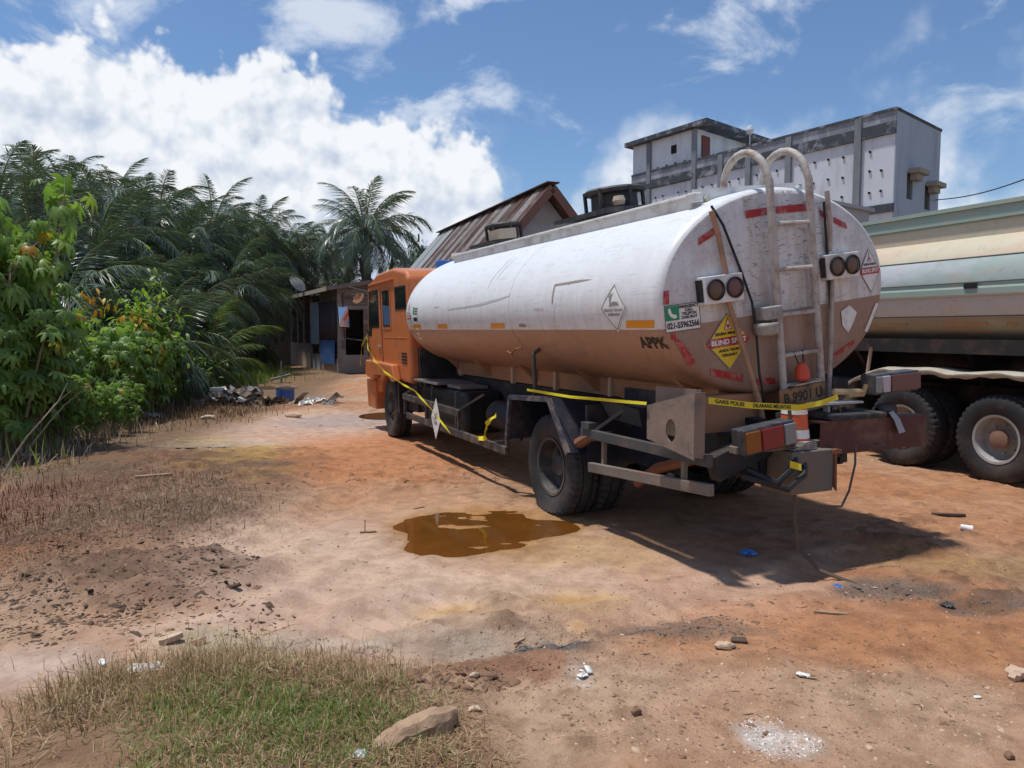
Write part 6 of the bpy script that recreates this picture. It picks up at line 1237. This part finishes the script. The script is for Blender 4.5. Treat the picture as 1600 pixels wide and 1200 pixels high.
rock('stone', 742, 1110, .028, .018, .012, (0, 0, .2), stone_m, 'small tan stone right of the split log', 'stone', 7); rock('stone', 741, 1057, .024, .014, .012, (0, 0, .3), stone_m, 'small white stone on the red soil', 'stone', 8); rock('stone', 458, 652, .16, .09, .06, (0, 0, -.4), stone_m, 'tan rock on the far wet mud flat', 'stone', 9); rock('stone', 326, 655, .13, .08, .05, (0, 0, .4), stone_m, 'pale rock left of the far mud flat', 'stone', 10)
def plank(u, v, l, w, h, rz_, mat, label, name='plank', cat='plank', tilt_=0.0):
    p = onground(u, v); m_ = MB(); rr_ = random.Random(int(u*7+v)); n_ = 6; vs_ = []
    for i in range(n_+1):
        x = -l/2 + l*i/n_; ww = w*(1-.5*(i in (0, n_)))*rr_.uniform(.8, 1.1); vs_ += [(x, -ww/2, 0), (x, ww/2, 0), (x, ww/2, h), (x, -ww/2, h)]
    m_.add(vs_, [(4*i+a_, 4*i+(a_+1) % 4, 4*i+4+(a_+1) % 4, 4*i+4+a_) for i in range(n_) for a_ in range(4)] + [(0, 1, 2, 3), (4*n_+3, 4*n_+2, 4*n_+1, 4*n_)])
    return tag(m_.build(name, mat, loc=(p.x, p.y, p.z + .004), rot=(0, tilt_, rz_)), label, cat)
plank(1298, 960, .20, .022, .012, R(-14), woodm, 'short pale stick on the soil right of centre', 'stick', 'stick'); plank(1400, 890, .24, .03, .016, R(-6), darkwood, 'dark stick beside the tanker shadow', 'stick', 'stick'); plank(1482, 806, .30, .05, .02, R(-8), darkwood, 'dark wood scrap on the soil under the right tanker', 'stick', 'stick')
plank(812, 1004, .10, .016, .012, R(50), woodm, 'pale curved chip beside the ash patch', 'wood_chip', 'chip'); plank(240, 746, .42, .07, .03, R(4), woodm, 'grey board lying on the left bank', 'plank', 'plank', R(-4)); plank(300, 703, .95, .05, .03, R(6), darkwood, 'long dark board by the yellow stain', 'plank', 'plank'); plank(575, 832, .14, .05, .012, R(10), woodm, 'flat pale chip left of the brown puddle', 'wood_chip', 'chip'); plank(1262, 1060, .09, .012, .006, R(-25), woodm, 'thin splinter on the pale soil at lower right', 'splinter', 'stick'); plank(160, 1038, .085, .03, .012, R(-50), whitepl, 'short white stick at the edge of the mud on the left', 'stick', 'stick'); plank(268, 1002, .13, .05, .03, R(30), stone_m, 'thin grey slate lying on the mud at left', 'slate', 'stone', R(-10)); plank(700, 1129, .11, .01, .008, R(-16), darkwood, 'thin dark twig right of the split log', 'twig', 'stick')
m = MB(); p = onground(570, 833); m.tube([(p.x, p.y, p.z-.02), (p.x+.004, p.y, p.z+.12)], .004, 5); tag(m.build('upright_twig', darkwood), 'little upright twig left of the brown puddle', 'stick')
def crumple(u, v, sx_, sy_, sz_, mat, label, cat, seed, n=9, name='scrap'):
    p = onground(u, v); rr_ = np.random.default_rng(seed); X_, Y_ = np.meshgrid(np.linspace(-1, 1, n), np.linspace(-1, 1, n)); Z_ = rr_.random((n, n))*sz_*(1-.6*np.maximum(abs(X_), abs(Y_))); jx = rr_.uniform(-.09, .09, (n, n)); jy = rr_.uniform(-.09, .09, (n, n))
    vs_ = [((X_[i, j]+jx[i, j])*sx_*(1-.25*abs(Y_[i, j])), (Y_[i, j]+jy[i, j])*sy_, Z_[i, j]) for i in range(n) for j in range(n)]
    m_ = MB(); m_.add(vs_, [(i*n+j, i*n+j+1, (i+1)*n+j+1, (i+1)*n+j) for i in range(n-1) for j in range(n-1)]); o = m_.build(name, mat, loc=(p.x, p.y, p.z+.006), rot=(0, 0, rr_.uniform(-.6, .6))); so = o.modifiers.new('t', 'SOLIDIFY'); so.thickness = .002; return tag(o, label, cat)
crumple(1170, 867, .07, .06, .05, bluepl, 'crumpled blue plastic packet in the edge of the shadow', 'litter', 1, name='plastic_packet'); crumple(1309, 918, .025, .03, .03, bluepl, 'tiny blue and white scrap on the soil', 'litter', 2); crumple(228, 1047, .10, .055, .035, whitepl, 'white crumpled sheet behind the dry grass', 'litter', 3, name='plastic_sheet'); crumple(222, 652, .42, .22, .16, whitepl, 'grey white plastic sheet at the edge of the dead grass', 'litter', 4, name='plastic_sheet'); crumple(48, 712, .13, .08, .05, whitepl, 'white scrap among the withered plants at far left', 'litter', 5); crumple(562, 1182, .03, .03, .03, pm('clear_plastic', (.62, .70, .72), .25, .1, 9), 'clear plastic cup crushed in the near grass', 'litter', 6, name='plastic_cup'); crumple(398, 1143, .035, .02, .03, pm('red_wrapper', (.5, .07, .04), .4, .3, 20, (.75, .72, .7), .8, 20, .1), 'red and white wrapper in the green grass', 'litter', 7, name='wrapper'); crumple(910, 1057, .03, .02, .02, whitepl, 'white paper scrap on the red soil', 'litter', 8); crumple(1255, 1057, .035, .018, .02, whitepl, 'folded white paper on the pale soil', 'litter', 9); crumple(1527, 1091, .02, .012, .012, whitepl, 'white flake near the right edge', 'litter', 10); crumple(1480, 948, .05, .03, .04, ash, 'grey crumpled scrap in the dark ash streak', 'litter', 11); crumple(362, 607, .35, .2, .2, pm('pink_plastic', (.62, .20, .18), .6, .2, 9), 'pink plastic bag behind the rubbish heap', 'litter', 12, name='plastic_bag')
p = onground(1508, 829); m = MB(); m.lathe([(0, .001), (0, .025), (.09, .034), (.092, .036), (.092, .030), (.01, .022)], 16, 'X'); tag(m.build('paper_cup', whitepl, smooth_=35, loc=(p.x-.045, p.y, p.z+.034), rot=(0, R(8), R(-25))), 'white paper cup lying on its side at the right', 'cup')
# far rubbish heap with a bucket and a blue tin
bk = onground(339, 631); m = MB(); m.lathe([(0, .001), (0, .20), (.32, .15), (.33, .17), (.40, .16), (.41, .09), (.41, .001)], 20, 'Z'); tag(m.build('upturned_bucket', pm('pale_bucket', (.52, .53, .50), .6, .1, 5, (.25, .2, .15), .5, 4), smooth_=35, loc=bk), 'pale plastic bucket standing left of the rubbish heap', 'bucket')
tn = onground(446, 626); t_ = thing('paint_tin', 'blue labelled paint tin at the right of the rubbish heap', 'tin', tn); m = MB(); m.lathe([(0, .001), (0, .22), (.02, .225), (.34, .225), (.36, .235), (.36, .19), (.1, .19), (.1, .001)], 22, 'Z'); m.build('tin_body', pm('tin_rim', (.25, .22, .20), .6, .2, 6, (.3, .14, .07), .6, 4), t_, smooth_=35); m = MB(); m.lathe([(.07, .229), (.29, .229)], 22, 'Z'); m.build('blue_label', pm('tin_blue', (.05, .13, .36), .5, .2, 6), t_, smooth_=35)
rgk = random.Random(77)
HEAP = []
HEAP_X = lambda o: o.location.x/o.location.y
for i in range(38):
    u = 372 + rgk.gauss(0, 26) if i < 24 else rgk.uniform(300, 520); v = 634 - abs(rgk.gauss(0, 5)) - (6 if i < 8 else 0); p = onground(u, v); l = rgk.uniform(.35, .9); w = rgk.uniform(.12, .34); m = MB(); n = 7; vs_ = []
    ph = rgk.uniform(0, 6)
    for a_ in range(n+1):
        for b_ in range(4): vs_.append((-l/2 + l*a_/n, -w/2 + w*b_/3 + .04*math.sin(a_*1.3+ph), .06*math.sin(a_*1.1+b_*1.7+ph) + rgk.uniform(-.02, .02)))
    m.add(vs_, [(4*a_+b_, 4*a_+b_+1, 4*a_+b_+5, 4*a_+b_+4) for a_ in range(n) for b_ in range(3)]); o = m.build('plastic_scrap', (whitepl, ash, darkwood, pm('grey_rag', (.22, .215, .21), .9, .3, 6), pm('brown_rag', (.24, .18, .13), .9, .3, 6))[i % 5], loc=(p.x, p.y, p.z + (.08 + .25*rgk.random() if i < 12 else .05)), rot=(rgk.uniform(-.5, .5), rgk.uniform(-.7, .5), rgk.uniform(0, 3.1))); so = o.modifiers.new('t', 'SOLIDIFY'); so.thickness = .006
    HEAP.append((u, o))
for k, (u_, o) in enumerate(sorted(HEAP, key=lambda q: (HEAP_X(q[1]))) ): tag(o, f'{ordinal(k)} crumpled scrap{"" if k == 0 else " from the left"} in the far rubbish heap', 'litter', 'scraps of the rubbish heap')
m = MB(); p = onground(440, 598); m.box((-.34, -.12, .16), (.30, .12, .22), (0, R(-14), 0)); m.box((-.025, -.025, 0), (.025, .025, .72)); tag(m.build('timber_trestle', pm('grey_timber', (.24, .22, .20), .85, .25, 5), loc=p, rot=(0, 0, R(20))), 'grey timber stand with a short crosspiece behind the blue tin', 'trestle')
# uncountable chips, clods, ash and twigs
bx_ = MB(); bx_.box((-.5, -.5, 0), (.5, .5, 1)); BV, BF = bx_.v, bx_.f
def scatter(name, areas, mat, size, aspect, seed, label, tv=None, tf=None, lift=-.3):
    rr_ = np.random.default_rng(seed); T = []
    for (u, v, ru, rv, n_) in areas:
        for _ in range(n_):
            a_, r_ = rr_.uniform(0, 6.28), math.sqrt(rr_.random()); uu, vv = u + math.cos(a_)*r_*ru, v + math.sin(a_)*r_*rv
            if vv < 560: continue
            p_ = gp(uu, vv); z_ = float(gh(p_.x, p_.y)); s = size*math.exp(rr_.normal(0, .5)); 
            T.append(np.array(Matrix.Translation((p_.x, p_.y, z_ + lift*s*aspect[2])) @ Euler((rr_.normal(0, .25), rr_.normal(0, .25), rr_.uniform(0, 6.28))).to_matrix().to_4x4()) @ np.diag([s*aspect[0]*rr_.uniform(.6, 1.4), s*aspect[1]*rr_.uniform(.6, 1.4), s*aspect[2], 1]))
    o = inst_mesh(name, tv or BV, tf or BF, T, mat); return tag(o, label, None, kind='stuff')
rk = rock_mesh(.5, .5, .5, 91, (7, 5), .3); RV_, RF_ = rk.v, rk.f
scatter('soil_clods', [(800, 900, 800, 260, 4200), (1200, 1050, 420, 150, 1800), (560, 730, 260, 40, 500), (150, 880, 220, 110, 700), (1050, 990, 200, 25, 350), (780, 1050, 130, 35, 260)], clay, .0095, (1.2, .8, .6), 1, 'loose dark soil crumbs over the yard', RV_, RF_)
scatter('soil_clods', [(500, 745, 300, 22, 260), (300, 960, 160, 60, 60), (700, 1065, 100, 25, 120), (620, 660, 380, 25, 120)], clay, .032, (1.2, .8, .6), 2, 'larger mud clods along the ruts', RV_, RF_)
scatter('gravel', [(900, 900, 900, 280, 1100), (1250, 1120, 400, 90, 500)], stone_m, .010, (1, .8, .6), 3, 'small pale gravel bits on the mud', RV_, RF_)
scatter('ash_chips', [(850, 1014, 60, 12, 300), (905, 1008, 30, 6, 80), (1070, 990, 100, 12, 160), (1400, 932, 100, 16, 260), (1560, 955, 60, 16, 120), (1120, 975, 40, 8, 60)], ash, .0075, (1.4, .5, .2), 4, 'grey and white ash chips in dark streaks', lift=0.1)
scatter('twigs', [(250, 840, 260, 120, 260), (560, 900, 400, 150, 70), (1300, 1000, 320, 150, 70), (200, 700, 220, 40, 140), (420, 625, 120, 14, 120), (1380, 830, 240, 30, 40)], darkwood, .026, (1.2, .07, .06), 5, 'thin dark twigs and straw bits on the soil', lift=.4)
scatter('litter_bits', [(250, 700, 220, 50, 60), (400, 628, 110, 12, 160), (1250, 900, 300, 60, 6), (900, 1050, 30, 14, 5)], whitepl, .014, (1.2, .8, .15), 6, 'tiny white litter flakes on the soil', lift=.2)
scatter('lime_powder', [(1195, 1142, 34, 22, 330), (1235, 1165, 52, 22, 380), (1170, 1130, 10, 6, 60), (915, 1060, 8, 20, 60), (1220, 1155, 90, 40, 250)], pm('lime_white', (.78, .75, .72), .95, .06, 9, bump=0), .0035, (1, .8, .5), 7, 'spilt white powder on the pale soil', RV_, RF_)
scatter('bank_crumbs', [(170, 900, 210, 70, 1100), (60, 960, 80, 50, 400), (330, 880, 80, 40, 300), (300, 960, 140, 40, 200)], darkclay, .014, (1.8, .9, .4), 8, 'dark rotten plant crumbs on the left bank', RV_, RF_)
